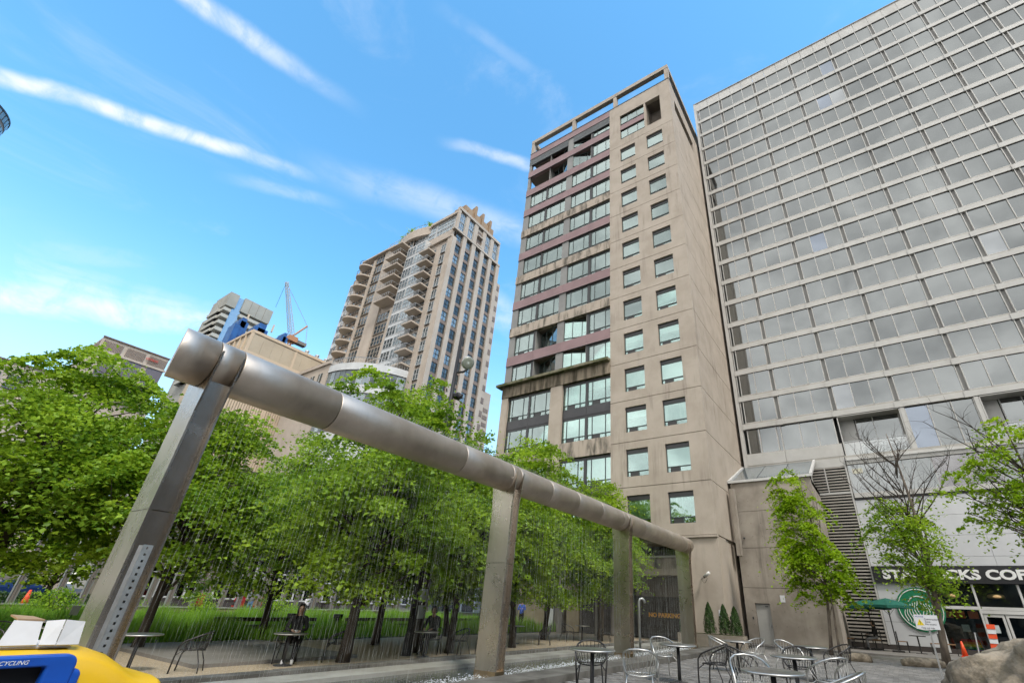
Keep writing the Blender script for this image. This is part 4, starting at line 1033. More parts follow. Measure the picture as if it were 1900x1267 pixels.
# little bird spikes along the crest
m = MB()
for y in np.arange(4.2, 14.2, .07):
    for s in (-1, 1):
        x = pax(y); m.tube([(x + .03 * s, y, PZ + PR - .01), (x + .07 * s + random.uniform(-.01, .01), y + random.uniform(-.01, .01), PZ + PR + .085)], .0022, 3, cap=False)
m.build('bird_spikes', 'galvanised', FT, kind='stuff')
# falling strings of water, broken into drops
V = []; Fc = []; nb = 0
tri = np.array([[math.cos(2 * math.pi * i / 3), math.sin(2 * math.pi * i / 3)] for i in range(3)])
y = 2.32
while y < 21.6:
    if min(abs(y - p) for p in POSTY) > .17:
        z = PZ - PR + .01; xo = pax(y) + random.uniform(-.03, .03); yo = y + random.uniform(-.008, .008); st = random.uniform(.6, 1.25)
        run = 0
        while z > .03:
            if z < 2.0 and random.random() < .05: z -= random.uniform(.02, .06); run = 0; continue
            r0 = (random.uniform(.0006, .0009) if random.random() < .8 else random.uniform(.0011, .0020)) * st
            jx, jy = random.gauss(0, .0022), random.gauss(0, .0022)
            V += [(xo + jx + r0 * c, yo + jy + r0 * s, z) for c, s in tri]
            if run:
                for k in range(3): Fc.append((nb - 3 + k, nb - 3 + (k + 1) % 3, nb + (k + 1) % 3)); Fc.append((nb - 3 + k, nb + (k + 1) % 3, nb + k))
            nb += 3; run = 1; z -= random.uniform(.04, .11)
    y += .047 + random.uniform(-.003, .003)
tag(np_mesh('water_curtain', np.array(V), np.array(Fc), 'water_drop'), 'thin vertical strings of water falling from the steel pipe', 'water', kind='stuff')
V = []; Fc = []; nb = 0
for i in range(6000):
    y = random.uniform(2.2, 21.8); x = pax(y) + random.gauss(0, .12); z = .032 + abs(random.gauss(0, .035)); r = random.uniform(.003, .012)
    V += [(x - r, y - r, z), (x + r, y - r * .6, z), (x + r * .7, y + r, z), (x, y, z + r * .7)]
    Fc += [(nb, nb + 1, nb + 3), (nb + 1, nb + 2, nb + 3), (nb + 2, nb, nb + 3)]; nb += 4
tag(np_mesh('splash', np.array(V), np.array(Fc), 'foam'), 'white splashes where the water strings hit the trough', 'water', kind='stuff')

# ------------------------------------------------------------------ trees
def leaf_mesh(name, P, Nn, size, mat, parent, shape=.62, var=None, fold=.18):
    n = len(P)
    t = rng.normal(size=(n, 3)); t -= (t * Nn).sum(1)[:, None] * Nn; t /= np.linalg.norm(t, axis=1)[:, None] + 1e-9
    b = np.cross(Nn, t); s = size * rng.uniform(.6, 1.25, n); s = s[:, None]
    v0 = P - t * s * .5; v2 = P + t * s * .5 - Nn * s * .12
    v1 = P + b * s * shape * .5 + Nn * s * fold - t * s * .08; v3 = P - b * s * shape * .5 + Nn * s * fold - t * s * .08
    V = np.stack([v0, v1, v2, v3], 1).reshape(-1, 3)
    i = np.arange(n) * 4
    Fc = np.stack([np.stack([i, i + 1, i + 2], 1), np.stack([i, i + 2, i + 3], 1)], 1).reshape(-1, 3)
    var = rng.uniform(0, 1, n) if var is None else var
    return np_mesh(name, V, Fc, mat, parent, np.repeat(var, 2))
def curve_pts(a, b, bend, n=6, sag=0.):
    a, b = Vector(a), Vector(b); o = Vector((random.gauss(0, 1), random.gauss(0, 1), random.gauss(0, .5))) * bend * (b - a).length
    return [a.lerp(b, i / (n - 1)) + o * math.sin(math.pi * i / (n - 1)) + Vector((0, 0, sag * math.sin(math.pi * i / (n - 1)))) for i in range(n)]
def tree(base, crown, trunk_r, zc, ztop, nclump, nleaf, leaf, mat, label, bark='bark', spread=.42, group=None, lean=(0, 0), name='maple_tree', stems=1, clump_keep=None, twig=True):
    """crown: list of ellipsoids (cx,cy,cz,rx,ry,rz) in world space"""
    t = thing(name, base, label, 'tree', group)
    bx, by, bz = base; W_ = MB(); limbs = []
    for st in range(stems):
        ox, oy = (0, 0) if st == 0 else (random.uniform(.2, .35), random.uniform(-.2, .2))
        top = Vector((bx + lean[0] + ox * 2, by + lean[1] + oy * 2, ztop * (.93 if st == 0 else .8)))
        path = curve_pts((bx + ox, by + oy, bz - .05), top, .025, 12)
        rad = [trunk_r * (1 - .88 * (i / 11) ** .9) * (1.25 if i == 0 else 1) for i in range(12)]
        if st: rad = [r * .7 for r in rad]
        W_.tube(path, rad, 10); limbs.append((path, rad))
    main = limbs[0]
    # clump centres
    C = []
    vols = np.array([c[3] * c[4] * c[5] for c in crown]); vols = vols / vols.sum()
    while len(C) < nclump:
        c = crown[rng.choice(len(crown), p=vols)]
        d = rng.normal(size=3); d /= np.linalg.norm(d); r = rng.uniform(.06, 1) ** .32
        p = np.array(c[:3]) + d * np.array(c[3:]) * r
        if p[2] < zc - .35 or (clump_keep and not clump_keep(p)): continue
        C.append(p)
    C = np.array(C)
    # limbs to a subset, twigs to all
    pts = [(p, r) for path, rad in limbs for p, r in list(zip(path, rad))[3:]]
    nl = min(len(C), 26)
    idx = rng.choice(len(C), nl, replace=False)
    lp = []
    for i in idx:
        c = Vector(C[i]); zz = bz + (c.z - bz) * random.uniform(.5, .82)
        path, rad = random.choice(limbs); k = min(range(len(path)), key=lambda q: abs(path[q].z - max(zz, zc * .75)))
        k = max(2, min(k, 10)); a = path[k]; ra = rad[k] * .55
        q = curve_pts(a, c, .07, 7, sag=.12)
        rr_ = [max(.008, ra * (1 - .85 * j / 6)) for j in range(7)]
        W_.tube(q, rr_, 6, cap=False); lp += list(zip(q[2:], rr_[2:]))
    if twig:
        LP = np.array([list(p) for p, r in lp])
        for i in range(len(C)):
            c = C[i]; j = int(((LP - c) ** 2).sum(1).argmin())
            if np.linalg.norm(LP[j] - c) < 2.6: W_.tube(curve_pts(LP[j], c, .08, 4), [min(.018, lp[j][1]), .010, .007, .004], 4, cap=False)
    W_.build('trunk', bark, t, True)
    per = nleaf // nclump
    sz = rng.uniform(.65, 1.35, nclump)
    ctr = np.mean([c[:3] for c in crown], axis=0); PP = []
    for c, s in zip(C, sz):                           # each clump is a drooping spray that reaches outwards
        d = c - ctr; d[2] = 0; d /= np.linalg.norm(d) + 1e-6; u = rng.normal(size=(per, 1)); v = rng.normal(size=(per, 1)); q = rng.normal(size=(per, 1))
        PP.append(c + s * (spread * 1.25 * u * d + spread * .75 * v * np.array([-d[1], d[0], 0])) + np.array([0, 0, 1.0]) * (s * spread * .20 * q - .14 * s * np.abs(u) - .20 * s * np.maximum(u, 0)))
    P = np.concatenate(PP); P[:, 2] = np.maximum(P[:, 2], zc - .55 + rng.uniform(0, .5, len(P)))
    cv = np.repeat(rng.uniform(0, 1, nclump), per)
    Nn = rng.normal(size=(len(P), 3)) * .55 + np.array([0, 0, 1.0]); Nn /= np.linalg.norm(Nn, axis=1)[:, None]
    leaf_mesh('crown', P, Nn, leaf, mat, t, .8, np.clip(.62 * cv + .38 * rng.uniform(0, 1, len(P)), 0, 1))
    return t
GR = 'maples around the fountain garden'
def bigtree(x, y, z0, zc, zt, r, label, n=15000, mat='leaf_maple', tr=.13, squeeze=1., z=.1, lead=()):
    K = 1.13; x *= K; y *= K; r *= K; z = -.06; zc, zt = 1.4 + (zc - 1.4) * K, 1.4 + (zt - 1.4) * K; tr *= K
    zm = (zc + zt) / 2; h = (zt - zc) / 2
    cr = [(x, y, zm - .38 * h, r, r, h * .88), (x + random.uniform(-.4, .4), y + random.uniform(-.4, .4), zm + .42 * h, r * .62, r * .62, h * .60),
          (x + r * .35, y - r * .3, zm - .3 * h, r * .72, r * .72, h * .6), (x - r * .3, y + r * .4, zm - .2 * h, r * .72, r * .72, h * .6)]
    for lx, ly, lz in lead or [(random.uniform(-.5, .5) * r, random.uniform(-.5, .5) * r, zt - random.uniform(.5, 1.3)) for _ in range(3)]:
        cr.append((x + lx, y + ly, lz, .62, .62, 1.15))
    zc -= .36; tr *= .85
    return tree((x, y, z), cr, tr, zc, zt, 165, int(n * 2.2), .128, mat, label, group=GR, spread=.36)
bigtree(-17.0, 2.45, 0, 2.3, 7.2, 2.7, 'big leafy maple filling the left edge, dark trunk by the steel columns', 22000, tr=.2, lead=((0, -.75, 6.7), (0, .35, 7.2), (.3, -1.6, 6.2), (0, 1.2, 5.8)))
bigtree(-20.5, -.9, 0, 2.2, 7.2, 2.9, 'maple cut off by the left edge of the picture, behind the big leafy one', 15000, tr=.18)
bigtree(-14.6, 4.9, 0, 2.0, 6.0, 2.2, 'maple seen just right of the tallest steel post', 15000)
bigtree(-16.6, 8.6, 0, 1.9, 6.6, 2.3, 'maple at the back of the marsh garden under the first pipe joint', 12000)
bigtree(-10.3, 7.2, 0, 2.0, 6.8, 2.25, 'maple on the gravel with a thick trunk beside the seated woman', 17000, tr=.15)
bigtree(-13.4, 10.3, 0, 2.0, 8.6, 2.3, 'maple on the gravel rising above the pipe below the curved condominium podium', 15000)
bigtree(-10.55, 10.56, 0, 1.9, 6.0, 1.9, 'maple on the gravel just left of the second fountain post', 15000)
bigtree(-10.75, 13.55, 0, 2.0, 7.15, 2.0, 'maple on the gravel just right of the second fountain post', 15000, 'leaf_mid')
bigtree(-12.4, 17.6, 0, 2.0, 8.2, 2.2, 'maple between the second and third posts with its top against the tower ledge', 14000, 'leaf_mid')
bigtree(-10.85, 19.6, 0, 2.0, 6.9, 1.85, 'maple nearest the concrete tower, left of the third fountain post', 14000, 'leaf_mid')
bigtree(-15.2, 15.0, 0, 1.9, 8.1, 2.3, 'maple behind the lamp post, partly hidden by the pipe', 12000)
# young trees in front of the coffee shop
tree((-2.72, 24.9, 0), [(-2.95, 24.9, 5.3, 1.1, 1.0, 2.2), (-2.7, 24.8, 3.3, 1.45, 1.2, 1.3), (-3.3, 24.9, 6.9, .75, .7, 1.1)], .075, 1.9, 8.3, 120, 15000, .13, 'leaf_young', 'slim bright yellow green young tree before the concrete block', 'bark_light', .24, stems=2, name='young_tree')
BT = tree((1.12, 24.4, 0), [(1.2, 24.4, 4.4, 1.0, .9, 2.2), (1.25, 24.3, 2.6, .75, .7, 1.0), (.45, 24.4, 4.8, .8, .6, 1.6)], .13, 1.9, 9.6, 85, 6800, .12, 'leaf_mid', 'half bare street tree with leafless top twigs in front of the white cladding', 'bark_light', .30, lean=(.25, 0), name='street_tree')
m = MB()
for i in range(26):                                   # leafless upper twigs
    z0 = random.uniform(3.6, 7.6); a = random.uniform(0, 6.28); ln = random.uniform(1.2, 3.2) * (1 - (z0 - 3.6) / 9)
    p0 = Vector((1.12 + .25 * z0 / 9.6, 24.4, z0)); p1 = p0 + Vector((math.cos(a) * ln * .75, math.sin(a) * ln * .6, ln * 1.05))
    q = curve_pts(p0, p1, .09, 7); m.tube(q, [.028 * (1 - j / 8) + .004 for j in range(7)], 5, cap=False)
    for k in range(2, 7):
        for s in range(3):
            e = q[k] + Vector((random.gauss(0, .3), random.gauss(0, .3), random.uniform(.25, .75)))
            r = curve_pts(q[k], e, .12, 4); m.tube(r, [.009, .007, .005, .003], 3, cap=False)
m.build('bare_twigs', 'bark', BT, True)
T3 = tree((5.15, 20.6, 0), [(4.6, 20.6, 6.0, 1.5, 1.3, 1.9), (3.2, 20.6, 5.4, 1.1, 1.0, 1.5), (4.9, 20.5, 3.8, 1.0, 1.0, 1.0)], .12, 2.6, 8.3, 66, 5200, .125, 'leaf_young', 'light green street tree reaching in from the right edge', 'bark_light', .24, lean=(-.6, 0), name='street_tree')
m = MB()
for i in range(16):
    z0 = random.uniform(3, 6); ln = random.uniform(1.5, 3.4); p0 = Vector((5.0 - .06 * z0, 20.6, z0)); p1 = p0 + Vector((-ln * random.uniform(.5, .9), random.gauss(0, .5), ln * random.uniform(.3, 1.0)))
    q = curve_pts(p0, p1, .08, 7); m.tube(q, [.026 * (1 - j / 8) + .004 for j in range(7)], 5, cap=False)
    for k in range(2, 7):
        for s in range(2): m.tube(curve_pts(q[k], q[k] + Vector((random.gauss(-.1, .3), random.gauss(0, .3), random.uniform(.1, .6))), .12, 4), [.008, .006, .005, .003], 3, cap=False)
m.build('bare_twigs', 'bark', T3, True)
# bare shrub tree between the towers
BR = thing('bare_tree', (-20, 22, .1), 'thin leafless tree in the gap between the two tall towers', 'tree'); m = MB(); m.tube(curve_pts((-20, 22, 0), (-19.8, 22, 7.5), .03, 8), [.1 - .011 * j for j in range(8)], 6)
for i in range(16):
    z0 = random.uniform(3.5, 7.4); a = random.uniform(0, 6.28); p0 = Vector((-19.9, 22, z0)); p1 = p0 + Vector((math.cos(a) * 1.1, math.sin(a) * 1.1, random.uniform(.6, 1.8)))
    q = curve_pts(p0, p1, .1, 6); m.tube(q, [.03, .024, .018, .013, .009, .005], 4, cap=False)
    for k in range(2, 6): m.tube([q[k], q[k] + Vector((random.gauss(0, .3), random.gauss(0, .3), random.uniform(.1, .5)))], [.008, .004], 3, cap=False)
m.build('trunk', 'bark', BR)
# pointed cedars in a planter by the tower corner
pl_ = thing('planter', (-6.9, 23.9, 0), 'long low stone planter at the foot of the tower corner', 'planter'); MB().box(-8.9, -5.9, 23.55, 24.25, 0, .5).build('planter_box', 'planter_stone', pl_); MB().box(-8.86, -5.94, 23.6, 24.2, .45, .515).build('soil', 'soil', pl_)
for i, (x, h, lb) in enumerate(((-8.62, 1.65, 'small pointed cedar half hidden behind the last fountain post'), (-7.45, 1.78, 'small pointed cedar just right of the last fountain post'), (-6.76, 1.72, 'pointed cedar, left one of the close pair by the concrete block'), (-6.27, 1.64, 'pointed cedar, right one of the close pair by the concrete block'))):
    t = thing('cedar', (x, 23.9, .5), lb, 'shrub', 'cedars in the planter by the tower')
    MB().tube([(x, 23.9, .45), (x, 23.9, h)], [.03, .008], 5).build('trunk', 'bark', t)
    n = 3600; u = rng.uniform(0, 1, n) ** .8; a = rng.uniform(0, 6.283, n); zz = .52 + (h - .5) * u; r = .27 * (1 - u ** 1.9) ** .8 * np.sqrt(rng.uniform(.35, 1, n)) * (1 + .18 * np.sin(a * 5 + zz * 9))
    P = np.stack([x + r * np.cos(a), 23.9 + r * np.sin(a), zz], 1); Nn = np.stack([np.cos(a), np.sin(a), .5 + 0 * a], 1) + rng.normal(size=(n, 3)) * .5; Nn /= np.linalg.norm(Nn, axis=1)[:, None]
    leaf_mesh('crown', P, Nn, .06, 'leaf_cedar', t, .5)
# tall marsh grass and shrubs
def blades(name, n, area, hmin, hmax, mat, label, wid=.012, z=-.04, lean=.35):
    x = rng.uniform(area[0], area[1], n); y = rng.uniform(area[2], area[3], n)
    patch = .5 + .5 * np.sin(x * 1.3 + 1.7 * np.sin(y * .8)) * np.sin(y * 1.1 + x * .35) + .25 * np.sin(y * 3.1 + x)
    h = (hmin + (hmax - hmin) * patch) * rng.uniform(.7, 1.15, n)
    a = rng.uniform(0, 6.283, n); ln = rng.uniform(.05, lean, n) * h; c, s = np.cos(a), np.sin(a)
    w_ = wid * rng.uniform(.7, 1.4, n); b = rng.uniform(0, 6.283, n); cb, sb = np.cos(b) * w_, np.sin(b) * w_; z0 = np.full(n, z)
    V = np.stack([np.stack([x - cb, y - sb, z0], 1), np.stack([x + cb, y + sb, z0], 1), np.stack([x + cb * .7 + c * ln * .35, y + sb * .7 + s * ln * .35, z0 + h * .6], 1), np.stack([x - cb * .7 + c * ln * .35, y - sb * .7 + s * ln * .35, z0 + h * .6], 1), np.stack([x + c * ln, y + s * ln, z0 + h], 1)], 1).reshape(-1, 3)
    i = np.arange(n) * 5
    Fc = np.stack([np.stack([i, i + 1, i + 2], 1), np.stack([i, i + 2, i + 3], 1), np.stack([i + 3, i + 2, i + 4], 1)], 1).reshape(-1, 3)
    return tag(np_mesh(name, V, Fc, mat, None, np.repeat(rng.uniform(0, 1, n), 3)), label, 'grass', kind='stuff')
blades('marsh_grass', 62000, (-31.4, -17.7, -6, 29), .3, .8, 'grass_blade', 'tall bright green marsh grass behind the stone path', .011)
for x, y, r, h, lb in ((-26.5, 7.6, .55, 1.7, 'upright light green shrub in the marsh garden beside the tall steel post'), (-29.4, 6.4, .6, 1.0, 'round shrub near the left steel columns'), (-29.1, 11.7, .6, 1.1, 'shrub by the brick wall left of the standing person'), (-29.5, 15.6, .6, 1.2, 'shrub by the brick wall right of the standing person')):
    t = thing('shrub', (x, y, .1), lb, 'shrub', 'shrubs in the marsh garden'); m = MB()
    for i in range(7): m.tube(curve_pts((x, y, .08), (x + random.gauss(0, r * .5), y + random.gauss(0, r * .5), h * random.uniform(.6, .95)), .08, 5), [.02, .016, .012, .008, .005], 4)
    m.build('trunk', 'bark', t); n = 1300
    d = rng.normal(size=(n, 3)); cc = np.array([[x + random.gauss(0, r * .55), y + random.gauss(0, r * .55), h * random.uniform(.25, 1.0)] for _ in range(16)]); P = cc[rng.integers(0, 16, n)] + d * np.array([.16, .16, .12]); d /= np.linalg.norm(d, axis=1)[:, None]
    leaf_mesh('crown', P, d * .6 + rng.normal(size=(n, 3)) * .4 + np.array([0, 0, .6]), .10, 'leaf_mid', t, .7)
# ------------------------------------------------------------------ garden details
BWL = thing('brick_wall', (-31.8, 12, 0), 'low brick garden wall with a pale cap behind the marsh grass', 'wall')
bm_ = mesh_of(MB().box(-.05, .05, -.27, .27, 0, .155), 'brick', 'brick_low')
for r in range(3):
    for i in range(30): inst('brick', bm_, BWL, (-31.8, 4.2 + i * .56 + (.28 if r % 2 else 0), -.02 + r * .165))
MB().box(-31.95, -31.852, -10, 40, -.05, .47).build('wall_core', 'brick_low', BWL); MB().box(-32.0, -31.7, -10, 40, .475, .53).build('cap', 'kerb_light', BWL)
G2 = 'steel columns of the garden trellis'
pc = None
for i in range(22):
    y = 3.6 + i * 1.22 + (.25 if i % 3 == 0 else 0)
    lb = 'weathered steel trellis column behind the marsh grass'
    if pc is None:
        pc = thing('steel_column', (-34.5, y, 0), lb, 'column', G2)
        MB().box(-34.62, -34.38, y - .16, y + .16, .0, .10).build('base_plate', 'galvanised', pc)
        MB().box(-34.6, -34.4, y - .012, y + .012, .10, 5.6).build('web', 'concrete_dark', pc)
        for s in (-1, 1): MB().box(-34.6, -34.4, y + s * .11 - .012, y + s * .11 + .012, .10, 5.6).build('flange', 'galvanised', pc)
        MB().box(-34.58, -34.5, y - .1, y + .1, .10, 5.6).build('back_plate', 'shop_wall', pc)
    else: copy_tree(pc, (-34.5, y, 0), 0, lb, G2)
for i, (y0, y1, lb) in enumerate(((8.8, 12.6, 'low dark timber rail in the marsh grass left of the woman'), (14.0, 26, 'long low dark timber rail in the grass behind the gravel'))):
    t = thing('timber_rail', (-20.5, (y0 + y1) / 2, 0), lb, 'rail', 'timber rails of the boardwalk')
    for z in (.16, .40): MB().box(-20.56, -20.44, y0, y1, z, z + .13).build('board', 'wood_dark', t)
    for y in np.arange(y0 + .3, y1, 2.2): MB().box(-20.66, -20.57, float(y), float(y) + .12, -.04, .5).build('post', 'wood_dark', t)
for y, lb in ((11.4, 'short black bollard light in the grass, left of two'), (13.4, 'short black bollard light in the grass, right of two')):
    t = thing('bollard_light', (-20.2, y, 0), lb, 'bollard', 'bollard lights in the grass'); MB().box(-20.3, -20.1, y - .1, y + .1, -.04, .52).build('post', 'lamp_black', t); MB().box(-20.33, -20.07, y - .13, y + .13, .52, .68).build('hood', 'lamp_black', t)
# lamp post with floodlights
LP_ = thing('lamp_post', (-12, 10.35, 0), 'black lamp post with round floodlights rising behind the pipe', 'lamp')
MB().tube([(-12, 10.35, -.04), (-12, 10.35, 5), (-12, 10.35, 10.7)], [.10, .085, .06], 12).build('pole', 'lamp_black', LP_, True)
MB().tube([(-12, 10.35, -.04), (-12, 10.35, .5)], [.16, .11], 12).build('base', 'lamp_black', LP_)
aim = Vector((.72, -.25, -.40)).normalized()
hd_ = MB().lathe([(.03, -.28), (.12, -.25), (.17, -.12), (.22, -.02), (.25, .0), (.25, .045), (.235, .05)], (-11.72, 10.62, 9.42), 24, aim).build('floodlight', 'galvanised', LP_, True)
MB().lathe([(.23, .052), (.20, .062), (.1, .075), (0, .078)], (-11.72, 10.62, 9.42), 24, aim).build('lens', 'lamp_lens', hd_, True)
MB().tube([(-12, 10.35, 8.95), (-11.8, 10.55, 9.02), (-11.72, 10.66, 9.16)], .045, 8).build('bracket', 'lamp_black', LP_)
MB().box(-12.02, -11.76, 10.36, 10.66, 7.95, 8.05).build('bracket_plate', 'lamp_black', LP_); MB().tube([(-12.1, 10.2, 8.12), (-11.9, 10.0, 8.12)], .02, 6).build('side_arm', 'lamp_black', LP_)
hd_ = MB().lathe([(.03, -.2), (.1, -.17), (.14, 0), (.15, .05), (0, .06)], (-11.8, 10.58, 8.0), 16, (.5, .6, -.5)).build('floodlight', 'lamp_black', LP_, True)

# perforated sign channel in front of the first post
PS = thing('sign_channel', (-4.2, 1.24, 0), 'perforated galvanised sign channel standing in front of the first post', 'post')
m = MB(); hx, hw = 0, .030
x0, y0 = -4.2, 1.24
dv = Vector((-.28, .96, 0)).normalized(); nv = Vector((.96, .28, 0))
def chan(m, u0, u1, d0, d1, z0, z1):
    p = [Vector((x0, y0, 0)) + dv * u + nv * d for u, d in ((u0, d0), (u0, d1), (u1, d1), (u1, d0))]
    m.hexa([(q.x, q.y, z0) for q in p] + [(q.x, q.y, z1) for q in p])
hs_ = .0075; z = .03; pitch = .0405
while z < 1.63:                                       # face plate made round its holes
    a = z + pitch / 2 - hs_; b = z + pitch / 2 + hs_
    chan(m, -hw, hw, 0, .003, z, a); chan(m, -hw, -hs_, 0, .003, a, b); chan(m, hs_, hw, 0, .003, a, b); chan(m, -hw, hw, 0, .003, b, z + pitch); z += pitch
m.build('face_plate', 'galvanised', PS)
for s in (-1, 1):
    m = MB(); chan(m, s * hw - .002, s * hw + .002, -.04, .003, 0, 1.645); m.build('side_flange', 'galvanised', PS)
m = MB(); chan(m, -hw, hw, -.045, -.042, 0, 1.62); m.build('back_plate', 'steel_dark_joint', PS)

# recycling bin and the white carton on it
BN = thing('recycling_bin', (-3.0, .6, 0), 'blue fronted yellow recycling bin in the lower left corner', 'bin')
prof = [(.0, 1.16), (.35, 1.165), (.55, 1.166), (.74, 1.163), (.83, 1.154), (.90, 1.128), (.96, 1.09), (1.01, 1.058), (1.06, 1.044), (1.11, 1.037), (1.14, 1.0), (1.145, .9), (1.14, .05)]
xs_ = [(-3.42, .10, .0), (-3.40, .02, .0), (-3.30, .0, .0), (-3.0, .0, .01), (-2.92, .008, .0), (-2.87, .03, .0), (-2.845, .09, .0)]
V = []; Fc = []; nx, ny = len(xs_), len(prof)
for xx, dz, dy in xs_:
    for yy, zz in prof: V.append((xx, yy - (.02 if dz > .05 and yy > 1 else 0), zz - dz if zz > .1 else zz))
for i in range(nx - 1):
    for j in range(ny - 1): Fc.append((i * ny + j, (i + 1) * ny + j, (i + 1) * ny + j + 1, i * ny + j + 1))
b0 = len(V); V += [(x, 0.0, .05) for x in (xs_[0][0], xs_[-1][0])]
Fc += [tuple((nx - 1) * ny + j for j in range(ny - 1, -1, -1)) + (b0 + 1,), tuple(range(ny)) + (b0,)][:2]
hood = obj_from('hood', V, Fc, ['bin_yellow'], BN, smooth=True)
bv = hood.modifiers.new('b', 'BEVEL'); bv.width = .012; bv.segments = 3; bv.limit_method = 'ANGLE'
def rounded(y0, y1, z0, z1, r, n=6):
    pts = []
    for cy_, cz_, a0 in ((y1 - r, z1 - r, 0), (y0 + r, z1 - r, 90), (y0 + r, z0 + r, 180), (y1 - r, z0 + r, 270)):
        pts += [(cy_ + r * math.cos(R(a0 + 90 * i / n)), cz_ + r * math.sin(R(a0 + 90 * i / n))) for i in range(n + 1)]
    return pts
def yz_plate(m, pts, x0, x1):
    n = len(pts); return m.add([(x0, p[0], p[1]) for p in pts] + [(x1, p[0], p[1]) for p in pts], [tuple(range(n - 1, -1, -1)), tuple(range(n, 2 * n))] + [(i, (i + 1) % n, n + (i + 1) % n, n + i) for i in range(n)])
def ring_plate(m, o_, i_, x0, x1):
    n = len(o_); v = [(x, p[0], p[1]) for x in (x0, x1) for q in (o_, i_) for p in q]
    f = []
    for k in range(n):
        l = (k + 1) % n
        f += [(2 * n + k, 2 * n + l, 3 * n + l, 3 * n + k), (k, n + k, n + l, l), (k, l, 2 * n + l, 2 * n + k), (n + l, n + k, 3 * n + k, 3 * n + l)]
    return m.add(v, f)
fp = ring_plate(MB(), rounded(.05, .765, .45, 1.150, .035), rounded(.14, .678, .55, 1.112, .012), -2.86, -2.79).build('front_panel', 'bin_blue', BN)
bv = fp.modifiers.new('b', 'BEVEL'); bv.width = .012; bv.segments = 3; bv.limit_method = 'ANGLE'
fp2 = yz_plate(MB(), rounded(.735, .795, .70, 1.10, .028), -2.87, -2.80).build('front_lug', 'bin_blue', BN); bv = fp2.modifiers.new('b', 'BEVEL'); bv.width = .014; bv.segments = 3; bv.limit_method = 'ANGLE'
yz_plate(MB(), rounded(.13, .685, .54, 1.118, .012), -2.843, -2.836).build('opening_dark_plate', 'bin_black', BN)  # flush black plate paints in the dark inside of the slot
text('lettering', 'RECYCLING', .019, 'white_letter', (-2.7885, .622, 1.1235), (R(90), 0, R(90)), BN, .0006, .0, 'RIGHT', .95, .2)
CT = thing('carton', (-2.98, .75, 1.16), 'flattened white cardboard carton lying on top of the recycling bin', 'carton')
def panel(m, a, b, c, d, t=.006):
    a, b, c, d = map(Vector, (a, b, c, d)); n = (b - a).cross(d - a).normalized() * t
    m.hexa([a, b, c, d, a + n, b + n, c + n, d + n]); return m
panel(MB(), (-2.93, .54, 1.172), (-2.93, .65, 1.172), (-3.0, .65, 1.25), (-3.0, .565, 1.255)).build('flap', 'card_white', CT)
panel(MB(), (-2.92, .655, 1.172), (-2.91, .70, 1.172), (-2.985, .715, 1.258), (-3.0, .662, 1.252)).build('flap', 'card_white', CT); panel(MB(), (-2.91, .702, 1.172), (-2.93, .775, 1.170), (-3.01, .785, 1.25), (-2.985, .717, 1.258)).build('flap', 'card_white', CT)
panel(MB(), (-2.94, .54, 1.168), (-3.28, .54, 1.168), (-3.28, .76, 1.168), (-2.94, .76, 1.168)).build('base', 'card_white', CT)
panel(MB(), (-3.0, .575, 1.258), (-3.0, .655, 1.255), (-3.12, .64, 1.262), (-3.12, .57, 1.268)).build('inner_flap', 'card_brown', CT)

# ------------------------------------------------------------------ chairs and tables
def make_chair(mat, label):
    t = thing('wire_chair', (0, 0, 0), label, 'chair')
    hoop = [(-.255, -.24, 0), (-.275, -.225, .3), (-.295, -.20, .52), (-.30, -.12, .62), (-.29, .02, .68), (-.25, .17, .745), (-.16, .27, .79), (0, .31, .805), (.16, .27, .79), (.25, .17, .745), (.29, .02, .68), (.30, -.12, .62), (.295, -.20, .52), (.275, -.225, .3), (.255, -.24, 0)]
    MB().tube(hoop, .016, 8).build('hoop_frame', mat, t, True)
    ring = [(.245 * math.cos(a), .02 + .245 * math.sin(a), .44 + .012 * math.cos(2 * a)) for a in np.linspace(0, 2 * math.pi, 28)[:-1]]
    m = MB().tube(ring, .011, 6, closed=True)
    for x in np.linspace(-.2, .2, 11):
        hy = math.sqrt(max(.245 ** 2 - x * x, 0)); m.tube([(x, .02 - hy, .44), (x, .02, .425), (x, .02 + hy, .44)], .0045, 4)
    m.build('seat', mat, t, True)
    H_ = [Vector(p) for p in hoop[3:12]]
    m = MB()
    for i in range(17):
        f = i / 16 * 8; k = min(int(f), 7); p = H_[k].lerp(H_[k + 1], f - k); a = R(-165 - (i / 16) * -0) if False else math.pi * (1.06 - 1.12 * i / 16)
        q = Vector((.24 * math.cos(a), .02 + .24 * math.sin(a), .44)); mid = p.lerp(q, .5) + Vector((q.x, q.y, 0)).normalized() * .02
        m.tube([p, mid, q], .006, 4)
    m.build('back_rods', mat, t, kind='stuff')
    for s in (-1, 1):
        MB().tube([(s * .20, .15, .44), (s * .235, .26, .2), (s * .25, .30, 0)], .0125, 8).build('leg', mat, t, True)
        MB().tube([(s * .275, -.225, .34), (s * .20, -.12, .435)], .010, 6).build('brace', mat, t)
    return t
